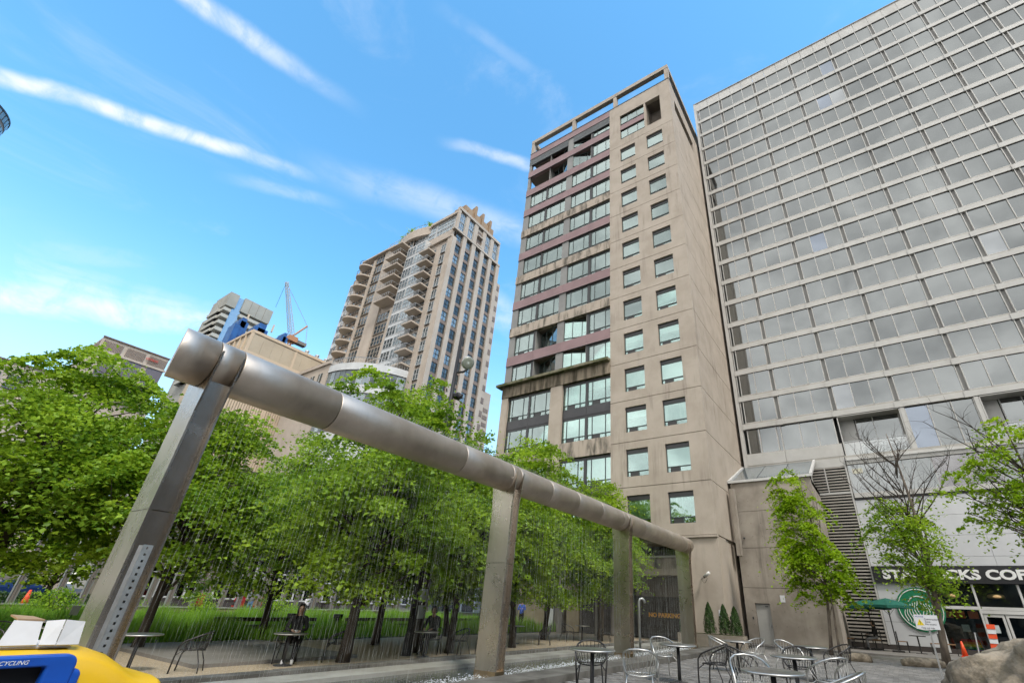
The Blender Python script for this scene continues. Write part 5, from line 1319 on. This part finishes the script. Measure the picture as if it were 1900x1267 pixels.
def make_table(label):
    t = thing('bistro_table', (0, 0, 0), label, 'table')
    MB().lathe([(.0, .700), (.385, .700), (.398, .705), (.402, .715), (.398, .727), (.385, .731), (.0, .733)], (0, 0, 0), 44).build('table_top', 'table_top', t, True)
    for p in t.children[0].data.polygons:
        if len(p.vertices) > 4: p.use_smooth = False
    MB().lathe([(.402, .706), (.409, .709), (.411, .717), (.406, .726), (.398, .7285)], (0, 0, 0), 44).build('rim', 'chair_silver', t, True)
    MB().tube([(0, 0, .03), (0, 0, .70)], .036, 14).build('post', 'table_post', t, True)
    MB().lathe([(.215, 0), (.22, .012), (.20, .022), (.06, .04), (.045, .06)], (0, 0, 0), 28).build('base', 'table_post', t, True)
    MB().box(-.22, .22, -.02, .02, .672, .698).box(-.02, .02, -.22, -.021, .672, .698).box(-.02, .02, .021, .22, .672, .698).build('bracket', 'table_post', t)
    return t
cs, cd, tb = make_chair('chair_silver', ''), make_chair('chair_dark', ''), make_table('')
G3, G4 = 'bistro tables on the paved plaza', 'wire chairs on the paved plaza'
PL = [(-4.75, 8.3, 'round metal table nearest the second fountain post'), (-1.6, 7.7, 'nearest round metal table, cut by the bottom edge of the picture'), (-4.3, 11.35, 'round metal table in front of the third fountain post'),
      (-3.9, 14.8, 'round metal table in front of the close pair of cedars'), (-1.82, 10.75, 'round metal table just behind the nearest one'), (-2.05, 14.6, 'round metal table farthest right, in front of the young tree')]
for x, y, lb in PL: copy_tree(tb, (x, y, 0), random.uniform(0, 6), lb, G3)
def aim_rz(x, y, tx, ty): return math.atan2(tx - x, -(ty - y))
PC = [(cd, -5.15, 8.95, (-4.75, 8.3), 'dark wire chair tucked behind the table by the second post'), (cs, -3.85, 8.35, (-4.3, 9.6), 'silver wire chair standing alone at the bottom centre right'),
      (cs, -4.95, 12.05, (-4.3, 11.35), 'silver wire chair behind the table in front of the third post'), (cd, -3.5, 11.25, (-4.3, 11.35), 'dark wire armchair right of the table in front of the third post'),
      (cs, -4.35, 14.75, (-3.9, 14.8), 'silver wire chair left of the table before the cedars'), (cs, -3.55, 15.1, (-3.9, 14.6), 'silver wire chair right of the table before the cedars'),
      (cd, -2.75, 10.75, (-1.82, 10.75), 'dark wire chair left of the second nearest table'), (cs, -2.15, 8.75, (-1.6, 7.7), 'silver wire chair behind the nearest table'),
      (cs, -1.2, 10.2, (-1.82, 10.75), 'silver wire chair right of the second nearest table'), (cs, -.82, 7.75, (-1.6, 7.7), 'silver wire chair right of the nearest table, at the bottom edge'),
      (cd, -1.5, 15.0, (-2.05, 14.6), 'dark wire chair right of the farthest right table'), (cs, -2.65, 15.0, (-2.05, 14.6), 'silver wire chair left of the farthest right table'),
      (cd, -2.0, 12.3, (-1.82, 10.75), 'dark wire chair between the two right hand tables')]
for pr, x, y, tg, lb in PC: copy_tree(pr, (x, y, 0), aim_rz(x, y, *tg), lb, G4)
GS = .86; GZ = -.04
G5, G6 = 'bistro tables on the gravel', 'dark wire chairs on the gravel'
for x, y, lb in ((-11.8, 6.75, 'round table the seated woman rests her cup on'), (-11.4, 10.45, 'round table with a person in black under the maples'), (-13.2, 16.8, 'round table on the gravel just right of the second post'), (-12.7, 21.2, 'round table on the gravel left of the third post'),
                 (-12.4, 4.15, 'round table half hidden right of the first post'), (-14.6, 3.5, 'nearer of two tables behind the recycling bin'), (-17.0, 3.7, 'farther of two tables behind the recycling bin')):
    copy_tree(tb, (x, y, GZ), 0, lb, G5, scale=GS)
for x, y, tg, lb in ((-12.2, 7.0, (-11.2, 6.3), 'dark wire chair under the seated woman'), (-11.9, 8.0, (-12.3, 7.4), 'empty dark wire chair between the seated woman and the maple trunk'), (-11.9, 11.2, (-11.4, 10.4), 'dark wire chair under the person in black'), (-11.2, 11.6, (-11.4, 10.4), 'empty dark wire chair left of the second post'),
                     (-10.9, 12.4, (-11.9, 12.0), 'second empty dark wire chair left of the second post'), (-12.7, 15.6, (-13.2, 16.8), 'dark wire chair left of the table beyond the second post'), (-12.2, 17.4, (-13.2, 16.8), 'dark wire chair right of the table beyond the second post'),
                     (-12.9, 20.2, (-12.7, 21.2), 'dark wire chair left of the table before the third post'), (-11.7, 21.6, (-12.7, 21.2), 'dark wire chair right of the table before the third post'), (-11.9, 4.9, (-12.4, 4.15), 'dark wire chair seen through the water right of the first post'),
                     (-15.3, 2.9, (-14.6, 3.5), 'dark wire chair left of the tables behind the recycling bin'), (-13.9, 3.9, (-14.6, 3.5), 'dark wire chair right of the tables behind the recycling bin'), (-16.4, 4.2, (-17.0, 3.7), 'dark wire chair between the two tables behind the bin')):
    copy_tree(cd, (x, y, GZ), aim_rz(x, y, *tg), lb, G6, scale=GS)
for q in (cs, cd, tb): drop(q)

# ------------------------------------------------------------------ coffee shop patio
def patio_chair():
    t = thing('patio_chair', (0, 0, 0), '', 'chair')
    MB().box(-.2, .2, -.2, .2, .43, .46).build('seat', 'wood_seat', t)
    for x in (-.19, .19):
        MB().box(x - .015, x + .015, .17, .2, 0, .86).build('leg', 'chair_dark', t); MB().box(x - .015, x + .015, -.2, -.17, 0, .43).build('leg', 'chair_dark', t)
    MB().box(-.174, .174, .175, .195, .62, .84).build('backrest', 'chair_dark', t)
    return t
pcx = patio_chair()
def patio_table(x, y, lb):
    t = thing('patio_table', (x, y, .06), lb, 'table', 'dark tables on the coffee shop patio')
    MB().box(x - .33, x + .33, y - .33, y + .33, .76, .79).build('table_top', 'chair_dark', t); MB().tube([(x, y, .08), (x, y, .76)], .03, 8).build('post', 'chair_dark', t); MB().box(x - .22, x + .22, y - .22, y + .22, .06, .08).build('base', 'chair_dark', t)
for x, lb in ((-1.75, 'dark square patio table left of the umbrella pole'), (.55, 'dark square patio table right of the umbrella pole'), (-2.8, 'dark square patio table by the glass screen')): patio_table(x, 30.3, lb)
for x, tx, lb in ((-2.35, -1.75, 'wooden seated patio chair left of the left patio table'), (-1.15, -1.75, 'wooden seated patio chair right of the left patio table'), (-.1, .55, 'wooden seated patio chair left of the right patio table'), (1.2, .55, 'wooden seated patio chair right of the right patio table'), (-3.2, -2.8, 'wooden seated patio chair by the glass screen'), (1.75, 3, 'wooden seated patio chair next to the tree trunk')):
    copy_tree(pcx, (x, 30.35, .06), aim_rz(x, 30.35, tx, 30.3), lb, 'chairs on the coffee shop patio')
drop(pcx)
sg = thing('glass_screen', (-3.0, 29.4, .06), 'low glass wind screen at the left end of the coffee shop patio', 'screen')
for x in (-3.3, -2.55): MB().box(x - .02, x + .02, 29.38, 29.42, .06, 1.15).build('post', 'steel_rail', sg)
MB().box(-3.28, -2.57, 29.395, 29.405, .12, 1.1).build('pane', 'glass_rail', sg); MB().box(-3.3, -2.55, 29.37, 29.43, 1.151, 1.18).build('rail', 'steel_rail', sg)
def umbrella(x, y, zt, r, lb):
    t = thing('umbrella', (x, y, .06), lb, 'umbrella', 'green umbrellas on the coffee shop patio')
    MB().tube([(x, y, .1), (x, y, zt)], .025, 8).build('pole', 'chair_dark', t); MB().box(x - .25, x + .25, y - .25, y + .25, .06, .13).build('base', 'chair_dark', t)
    n = 8; m = MB(); V = [(x, y, zt)]
    for k, (f, z) in enumerate(((.5, zt - .13), (1.0, zt - .34), (1.0, zt - .46))):
        for i in range(n * 2):
            a = math.pi * i / n; q = r * f * (1 if i % 2 == 0 else .93) ; V.append((x + q * math.cos(a), y + q * math.sin(a), z - (0 if i % 2 == 0 else .0) + (.03 if i % 2 and k else 0)))
    Fq = [(0, 1 + i, 1 + (i + 1) % 16) for i in range(16)]
    for k in range(2): Fq += [(1 + k * 16 + i, 17 + k * 16 + i, 17 + k * 16 + (i + 1) % 16, 1 + k * 16 + (i + 1) % 16) for i in range(16)]
    c = obj_from('canopy', V, Fq, ['umbrella_green'], t); sm = c.modifiers.new('s', 'SOLIDIFY'); sm.thickness = .01
    for i in range(4):
        a = math.pi / 2 * i + .3; MB().tube([(x, y, zt - .75), (x + r * .5 * math.cos(a), y + r * .5 * math.sin(a), zt - .16)], .009, 4).build('rib', 'chair_dark', t)
umbrella(-1.25, 30.7, 2.30, 1.05, 'green patio umbrella, left of the two overlapping ones'); umbrella(-.35, 30.0, 2.36, 1.1, 'green patio umbrella, right of the two, its dark pole in front of the white wall')
def cone(x, y, z, h, lb):
    t = thing('traffic_cone', (x, y, z), lb, 'cone', 'traffic cones'); MB().box(x - h * .26, x + h * .26, y - h * .26, y + h * .26, z, z + h * .05).build('base', 'cone_orange', t); MB().lathe([(h * .2, h * .05), (h * .05, h), (0, h)], (x, y, z), 18).build('body', 'cone_orange', t, True); 
    MB().lathe([(h * .134, h * .45), (h * .096, h * .68)], (x, y, z), 18).build('collar', 'sign_white', t, True)
cone(2.15, 29.9, .06, .62, 'orange traffic cone below the rainbow flag'); cone(-43.0 + 6, 7.0, .06, .95, 'orange traffic cone among the steel columns at the far left')
BRR = thing('barrier_board', (3.3, 30.4, .06), 'leaning orange and white striped barrier board beside the shop door', 'barrier')
for i in range(7): MB().hexa([(3.16 + .02 * i, 30.4, .08 + i * .19), (3.46 + .02 * i, 30.4, .08 + i * .19), (3.46 + .02 * i, 30.46, .08 + i * .19), (3.16 + .02 * i, 30.46, .08 + i * .19), (3.18 + .02 * i, 30.42, .27 + i * .19), (3.48 + .02 * i, 30.42, .27 + i * .19), (3.48 + .02 * i, 30.48, .27 + i * .19), (3.18 + .02 * i, 30.48, .27 + i * .19)]).build('stripe', ('cone_orange', 'sign_white')[i % 2], BRR)
SWB = thing('sandwich_board', (2.7, 30.1, .06), 'folding sandwich board seen edge on beside the shop door', 'sign')
panel(MB(), (2.62, 29.7, .08), (2.66, 30.4, .08), (2.76, 30.4, 1.05), (2.72, 29.7, 1.05), .03).build('board', 'sign_white', SWB); panel(MB(), (2.95, 29.7, .08), (2.99, 30.4, .08), (2.82, 30.4, 1.05), (2.78, 29.7, 1.05), .03).build('board', 'frame_dark', SWB)
WS = thing('warning_sign', (.62, 17, 0), 'white warning sign with a yellow triangle on a thin post', 'sign')
MB().box(.60, .64, 16.99, 17.03, -.01, 1.56).build('post', 'galvanised', WS)
pl2 = MB().box(.35, .87, 16.955, 16.972, 1.22, 1.56).build('plate', 'sign_white', WS)
MB().add([(.38, 16.953, 1.31), (.54, 16.953, 1.31), (.46, 16.953, 1.46), (.38, 16.9545, 1.31), (.54, 16.9545, 1.31), (.46, 16.9545, 1.46)], [(0, 1, 2), (3, 5, 4)]).build('triangle', 'sign_yellow', pl2)
text('lettering', '!', .12, 'sign_ink', (.447, 16.952, 1.335), (R(90), 0, 0), pl2, .0005, .002)
text('lettering', 'Construction\nZone\nNo access', .058, 'sign_ink', (.565, 16.952, 1.44), (R(90), 0, 0), pl2, .0005); text('lettering', 'NOTICE', .05, 'sign_blue', (.38, 16.952, 1.50), (R(90), 0, 0), pl2, .0005); text('lettering', 'Keep out area', .05, 'sign_ink', (.46, 16.952, 1.24), (R(90), 0, 0), pl2, .0005)
# granite outcrop and kerb stones
import bmesh
def rock(name, c, r, label, seed=0, sub=4, amp=.16, cat='rock', group=None):
    bm = bmesh.new(); bmesh.ops.create_icosphere(bm, subdivisions=sub, radius=1)
    from mathutils import noise as mn
    for v in bm.verts:
        p = v.co.copy(); n = mn.fractal(p * 1.3 + Vector((seed, 0, 0)), .9, 2.1, 6) * amp - abs(mn.noise(p * 2.3 + Vector((0, seed, 0)))) * amp * .9 + mn.fractal(p * 7 + Vector((seed, 2, 0)), .8, 2.2, 5) * amp * .22
        q = p * (1 + n); v.co = Vector((c[0] + q.x * r[0], c[1] + q.y * r[1], c[2] + q.z * r[2]))
    me = bpy.data.meshes.new(name); bm.to_mesh(me); bm.free(); me.materials.append(MATS['granite'])
    me.polygons.foreach_set('use_smooth', [True] * len(me.polygons))
    o = bpy.data.objects.new(name, me); COL.objects.link(o); return tag(o, label, cat, group)
rock('boulder', (2.75, 10.3, -.05), (2.5, 2.0, 1.52), 'large rounded granite boulder in the lower right corner', 3, 6, .16)
KG = 'granite kerb logs edging the plaza'
for a, b, lb in (((-.25, 22.4), (1.0, 22.9), 'rounded granite kerb log at the foot of the half bare tree'), ((-1.9, 22.5), (-1.15, 22.6), 'short rounded granite kerb log right of the farthest table'), ((1.35, 23.2), (2.6, 23.6), 'rounded granite kerb log right of the half bare tree')):
    p0, p1 = Vector((*a, .10)), Vector((*b, .10)); pts = [p0.lerp(p1, i / 6) + Vector((0, random.gauss(0, .015), 0)) for i in range(7)]
    tag(MB().tube(pts, [.10, .16, .175, .18, .175, .165, .10], 14).build('kerb_log', 'granite', smooth=True), lb, 'kerb', KG)
tag(MB().box(-2.6, 4.5, 24.9, 25.3, -.05, .08).build('planting_kerb', 'kerb_light'), 'low pale kerb strip behind the street tree trunk', 'kerb')
# camera and notices on the tower corner
CC = thing('security_camera', (-7.6, 24.4, 2.9), 'white security camera on a bracket on the tower corner', 'camera')
MB().tube([(-7.85, 24.56, 2.86), (-7.62, 24.3, 2.86), (-7.5, 24.2, 2.92)], .02, 8).build('bracket', 'galvanised', CC)
MB().tube([(-7.56, 24.22, 2.93), (-7.30, 24.06, 3.08)], .075, 14).build('housing', 'cctv_white', CC, True); MB().tube([(-7.62, 24.26, 2.90), (-7.56, 24.22, 2.935)], .06, 12).build('lens', 'frame_dark', CC)
MB().tube(curve_pts((-7.85, 24.5, 2.86), (-7.45, 24.2, 2.86), .0, 6, -.22), .009, 5).build('cable', 'frame_dark', CC)
tag(MB().box(-7.16, -6.96, 24.545, 24.558, 1.12, 1.5).build('wall_notice', 'sign_white'), 'small white notice on the tower corner above the cedars', 'sign')
VP = thing('vent_pipe', (-8.3, 21.0, 0), 'pale bent vent pipe behind the third post', 'pipe'); MB().tube([(-8.55, 18.6, 0), (-8.55, 18.6, 1.65), (-8.52, 18.63, 1.74), (-8.45, 18.7, 1.76), (-8.40, 18.76, 1.7), (-8.38, 18.78, 1.6)], .045, 10).build('tube', 'galvanised', VP, True)
NP = thing('notice_post', (-12.0, 11.3, 0), 'dark post with pale notices tied to it beside the person in black', 'sign')
MB().tube([(-12.6, 11.15, -.04), (-12.6, 11.15, 2.2)], .16, 10).build('post', 'bark', NP, True)
for z, w_ in ((1.32, .30), (.86, .24)): MB().box(-12.44, -12.42, 11.0 - w_ / 2, 11.0 + w_ / 2, z, z + .36).build('notice', 'poster_pale', NP)
SP = thing('small_sign', (-19.6, 4.6, 0), 'small white tag sign on a thin leaning stake in the grass at left', 'sign'); MB().tube([(-19.6, 4.6, -.04), (-19.5, 4.75, .62)], .012, 5).build('stake', 'lamp_black', SP); MB().box(-19.52, -19.5, 4.68, 4.86, .6, .84).build('plate', 'sign_white', SP)

# ------------------------------------------------------------------ parked cars far left
def car(x, y, mat, lb):
    t = thing('parked_car', (x, y, 0), lb, 'car', 'cars parked beyond the steel columns')
    side = [(-2.1, .35), (-2.15, .75), (-1.5, .92), (-.85, 1.42), (.75, 1.45), (1.5, .98), (2.1, .85), (2.15, .4)]
    n = len(side); V = []
    for s, sh in ((-.85, 1), (-.65, 1.0), (.65, 1.0), (.85, 1)):
        for py, pz in side: V.append((x + s * (1 if pz < 1 else .82), y + py, pz))
    Fc = [tuple(range(n)), tuple(range(4 * n - 1, 3 * n - 1, -1))]
    for k in range(3): Fc += [(k * n + i, (k + 1) * n + i, (k + 1) * n + (i + 1) % n, k * n + (i + 1) % n) for i in range(n)]
    obj_from('body', V, Fc, [mat], t)
    MB().add([(x + .79, y - 1.2, .98), (x + .72, y - .8, 1.36), (x + .72, y + .7, 1.38), (x + .79, y + 1.3, 1.0)], [(0, 3, 2, 1)]).build('side_window', 'condo_glass', t)
    for yy in (-1.35, 1.35):
        for xx in (-.75, .75): MB().lathe([(.33, -.1), (.33, .1)], (x + xx, y + yy, .33), 16, (1, 0, 0)).build('wheel', 'lamp_black', t)
    for yy in (-.6, .6): MB().box(x - yy - .12, x - yy + .12, y + 2.14, y + 2.18, .62, .74).build('headlight', 'sign_white', t)
car(-58, 10.0, 'car_blue', 'blue car parked far left between the columns'); car(-58, 4.5, 'car_white', 'white car parked far left behind the maple trunk')
for x, y, r_, lb in ((-52, 3, 3.6, 'leafy tree far left beyond the parked cars'), (-51, 10.5, 3.0, 'leafy tree behind the parked blue car')):
    tree((x, y, 0), [(x, y, 3.6, r_, r_, 2.4), (x, y, 5.4, r_ * .7, r_ * .7, 1.8)], .2, 1.4, 7.5, 150, 9000, .26, 'leaf_mid', lb, spread=.5, name='street_maple', twig=False)
HGD = thing('hedge', (-43, 2, 0), 'clipped dark hedge beyond the steel columns at left', 'hedge'); n = 5000
P = np.stack([rng.uniform(-44, -42.6, n), rng.uniform(-2, 11.6, n), rng.uniform(.1, .8, n)], 1); leaf_mesh('foliage', P, rng.normal(size=(n, 3)) + np.array([.5, 0, .8]), .16, 'leaf_cedar', HGD, .7)
# ------------------------------------------------------------------ people
def person(loc, rz, J, bones, label, scale=1., hair=None, hairlen=.0, extra=None, fingers=True):
    t = thing('person', (0, 0, 0), label, 'person')
    names = list(J); idx = {n: i for i, n in enumerate(names)}
    me = bpy.data.meshes.new('body'); me.from_pydata([J[n][:3] for n in names], [(idx[a], idx[b]) for a, b, _ in bones], [])
    o = bpy.data.objects.new('body', me); COL.objects.link(o)
    md = o.modifiers.new('skin', 'SKIN'); md.use_smooth_shade = True; sv = me.skin_vertices[0].data if me.skin_vertices else None
    if sv is None:
        bm = bmesh.new(); bm.from_mesh(me); bm.verts.layers.skin.verify(); bm.to_mesh(me); bm.free(); sv = me.skin_vertices[0].data
    for n in names:
        r = J[n][3]; sv[idx[n]].radius = (r, r) if not hasattr(r, '__len__') else r; sv[idx[n]].use_root = (n == 'pelvis')
    ss = o.modifiers.new('sub', 'SUBSURF'); ss.levels = 1; ss.render_levels = 1
    bpy.context.view_layer.update()
    ev = bpy.data.meshes.new_from_object(o.evaluated_get(bpy.context.evaluated_depsgraph_get())); bpy.data.objects.remove(o)
    mats = []
    for _, _, m in bones:
        if m not in mats: mats.append(m)
    ev.materials.clear()
    for m in mats: ev.materials.append(MATS[m])
    seg = [(Vector(J[a][:3]), Vector(J[b][:3]), mats.index(m)) for a, b, m in bones]
    def near(p):
        best = (9, 0)
        for a, b, mi in seg:
            ab = b - a; f = max(0, min(1, (p - a).dot(ab) / ab.length_squared)); d = (p - a - ab * f).length
            if d < best[0]: best = (d, mi)
        return best[1]
    for p in ev.polygons: p.material_index = near(p.center); p.use_smooth = True
    b = bpy.data.objects.new('body', ev); COL.objects.link(b); b.parent = t
    h = Vector(J['head'][:3])
    if hair:
        m = MB(); n = 14
        prof = [(.0, .135), (.05, .125), (.085, .095), (.105, .04), (.108, -.02), (.100, -.07 - hairlen * .3), (.105, -.08 - hairlen)]
        for i, (r, z) in enumerate(prof):
            pass
        V = []; Fc = []
        for r, z in prof:
            for j in range(n):
                a = math.pi * (-.18 + 1.36 * j / (n - 1)); V.append((h.x + max(r, .004) * math.cos(a) * .92, h.y + .012 + max(r, .004) * math.sin(a) * 1.05, h.z + z))
        for i in range(len(prof) - 1):
            for j in range(n - 1): Fc.append((i * n + j, (i + 1) * n + j, (i + 1) * n + j + 1, i * n + j + 1))
        ho = obj_from('hair', V, Fc, [hair], t, smooth=True); sm = ho.modifiers.new('s', 'SOLIDIFY'); sm.thickness = .02
    f = MB().mat('skin').tube([(h.x, h.y - .092, h.z + .015), (h.x, h.y - .112, h.z - .02), (h.x, h.y - .094, h.z - .03)], [.006, .012, .006], 6)
    f.mat('hair_dark')
    for s in (-1, 1): f.lathe([(0, 0), (.011, .003), (0, .006)], (h.x + s * .034, h.y - .090, h.z + .012), 8, (0, -1, 0))
    f.mat('cloth_red').tube([(h.x - .022, h.y - .088, h.z - .058), (h.x, h.y - .093, h.z - .06), (h.x + .022, h.y - .088, h.z - .058)], .005, 5)
    f.build('face_features', None, t)
    if fingers:
        for s in ('l', 'r'):
            w_ = Vector(J['hand_' + s][:3]); e = Vector(J['elbow_' + s][:3]); d = (w_ - e).normalized(); sd_ = d.cross(Vector((0, 0, 1))).normalized(); dn = Vector((0, 0, -1))
            m = MB()
            for k in range(4): 
                a = w_ + d * .02 + sd_ * (.012 * (k - 1.5)) * 1.5; l = (.055, .065, .06, .048)[k]
                m.tube([a, a + d * l * .6 + dn * .005, a + d * l + dn * .025], [.009, .008, .006], 6)
            a = w_ + sd_ * (.03 if s == 'l' else -.03); m.tube([a, a + d * .03 + sd_ * (.012 if s == 'l' else -.012), a + d * .05 + dn * .012], [.010, .009, .007], 6)
            m.build('fingers', 'skin', t, True)
    if extra: extra(t)
    t.location = loc; t.rotation_euler = (0, 0, rz); t.scale = (scale,) * 3
    return t
def bones_for(top, leg, shoe, sleeve=True):
    b = [('pelvis', 'waist', top), ('waist', 'chest', top), ('chest', 'neck', top), ('neck', 'jaw', 'skin'), ('jaw', 'head', 'skin'), ('head', 'crown', 'skin')]
    for s in 'lr':
        b += [('chest', 'sh_' + s, top), ('sh_' + s, 'elbow_' + s, top), ('elbow_' + s, 'wrist_' + s, top if sleeve else 'skin'), ('wrist_' + s, 'hand_' + s, 'skin'),
              ('pelvis', 'hip_' + s, leg), ('hip_' + s, 'knee_' + s, leg), ('knee_' + s, 'ankle_' + s, leg), ('ankle_' + s, 'toe_' + s, shoe)]
    return b
def seated(hands=((-.10, -.36, .70), (.10, -.34, .70)), lean=0.):
    J = {'pelvis': (0, .04, .54, (.15, .12)), 'waist': (0, .07 - lean * .3, .70, (.13, .10)), 'chest': (0, .06 - lean, .92, (.16, .11)), 'neck': (0, .05 - lean * 1.2, 1.09, .052), 'jaw': (0, .015 - lean * 1.3, 1.16, (.062, .072)), 'head': (0, .02 - lean * 1.35, 1.235, (.082, .097)), 'crown': (0, .03 - lean * 1.35, 1.315, (.052, .062))}
    for s, k in (('l', -1), ('r', 1)):
        hd = hands[0 if s == 'l' else 1]
        el = (k * .245, -.02 - lean, .77)
        J.update({'sh_' + s: (k * .175, .06 - lean, 1.01, .066), 'elbow_' + s: (*el, .048), 'wrist_' + s: (el[0] + (hd[0] - el[0]) * .85, el[1] + (hd[1] - el[1]) * .85, el[2] + (hd[2] - el[2]) * .85, .03), 'hand_' + s: (*hd, .03),
                  'hip_' + s: (k * .095, .0, .525, .10), 'knee_' + s: (k * .10, -.42, .51, .066), 'ankle_' + s: (k * .10, -.40, .09, .042), 'toe_' + s: (k * .11, -.58, .04, .036)})
    return J
def standing():
    J = {'pelvis': (0, 0, .96, (.15, .11)), 'waist': (0, 0, 1.10, (.12, .095)), 'chest': (0, 0, 1.33, (.155, .11)), 'neck': (0, 0, 1.49, .05), 'jaw': (0, -.02, 1.56, (.06, .07)), 'head': (0, -.015, 1.63, (.08, .095)), 'crown': (0, 0, 1.71, (.05, .06))}
    for s, k in (('l', -1), ('r', 1)):
        J.update({'sh_' + s: (k * .17, 0, 1.42, .062), 'elbow_' + s: (k * .235, -.04, 1.17, .046), 'wrist_' + s: (k * .10, -.22, 1.22, .03), 'hand_' + s: (k * .05, -.27, 1.24, .03),
                  'hip_' + s: (k * .09, 0, .90, .10), 'knee_' + s: (k * (.09 if s == 'l' else .07), -.03 if s == 'l' else .02, .50, .062), 'ankle_' + s: (k * .09, .04 if s == 'l' else -.04, .09, .042), 'toe_' + s: (k * .10, -.10 if s == 'l' else -.18, .04, .038)})
    return J
def cup(t): MB().lathe([(.032, .62), (.045, .74), (.046, .76), (0, .765)], (0.02, -.40, 0), 12).build('cup', 'cloth_white', t)
def jacket(t):
    MB().hexa([(-.22, -.08, .62), (.22, -.08, .62), (.22, .16, .62), (-.22, .16, .62), (-.20, -.06, 1.03), (.20, -.06, 1.03), (.18, .15, 1.03), (-.18, .15, 1.03)]).build('jacket', 'cloth_black', t)
person((-12.15, 7.05, GZ), aim_rz(-12.15, 7.05, -6, 3.2), seated(((-.05, -.40, .74), (.07, -.40, .72))), bones_for('cloth_black', 'cloth_black', 'cloth_white'), 'seated woman in black with long dark hair and white shoes holding a cup', .9, 'hair_dark', .16, cup)
def bags(t):
    MB().hexa([(.16, -.16, .78), (.40, -.16, .78), (.42, .16, .78), (.18, .16, .78), (.20, -.12, 1.16), (.36, -.12, 1.16), (.36, .12, 1.16), (.20, .12, 1.16)]).build('bag', 'cloth_brown', t); MB().tube([(.2, 0, 1.14), (.12, -.02, 1.48), (.34, 0, 1.15)], .014, 5).build('bag_strap', 'cloth_brown', t)
person((-30.2, 14.5, -.03), aim_rz(-30.2, 14.5, -20, 4), standing(), bones_for('cloth_grey', 'denim', 'cloth_white'), 'standing person in blue jeans with a brown shoulder bag at the edge of the grass', .93, 'hair_blond', .10, bags)
person((-11.95, 11.15, GZ), aim_rz(-11.95, 11.15, -11.2, 9.2), seated(lean=.06), bones_for('cloth_black', 'cloth_black', 'cloth_black'), 'person in black seated at a table under the maples', .93, 'hair_dark', .0)
person((-1.2, 30.36, .06), aim_rz(-1.2, 30.36, -1.75, 30.2), seated(), bones_for('cloth_black', 'cloth_grey', 'cloth_black'), 'person in dark clothes sitting on the coffee shop patio', .95, 'hair_dark', .0)
RCG = 'red chairs on the shop terrace'
for i, (y, lb) in enumerate(((14.2, 'red terrace chair left of the two seated people'), (16.6, 'red terrace chair under the left seated person'), (17.7, 'red terrace chair under the right seated person'))):
    t = thing('terrace_chair', (-36.2, y, .06), lb, 'chair', RCG); MB().box(-36.45, -35.95, y - .25, y + .25, .45, .53).build('seat', 'cloth_red', t); MB().box(-36.0, -35.93, y - .26, y + .26, .531, 1.15).build('backrest', 'cloth_red', t)
    for a in (-36.42, -36.0):
        for b in (-.22, .22): MB().box(a - .02, a + .02, y + b - .02, y + b + .02, .06, .45).build('leg', 'frame_dark', t)
for y, lb in ((16.6, 'left of two people in red seated on the shop terrace'), (17.7, 'right of two people in red seated on the shop terrace')):
    person((-36.25, y, .06), R(-90), seated(), bones_for('cloth_red', 'cloth_black', 'cloth_black'), lb, .95, 'hair_dark', .05, None, False)
person((-36.5, 21.5, .06), R(90), seated(), bones_for('cloth_white', 'cloth_black', 'cloth_black'), 'person in a white shirt seated on the shop terrace among the columns', .95, 'hair_dark', 0, None, False)
person((-19.0, 24.6, -.03), R(30), standing(), bones_for('cloth_blue', 'cloth_black', 'cloth_black'), 'person in a blue top partly hidden behind the second fountain post', .93, 'hair_dark', 0, None, False)
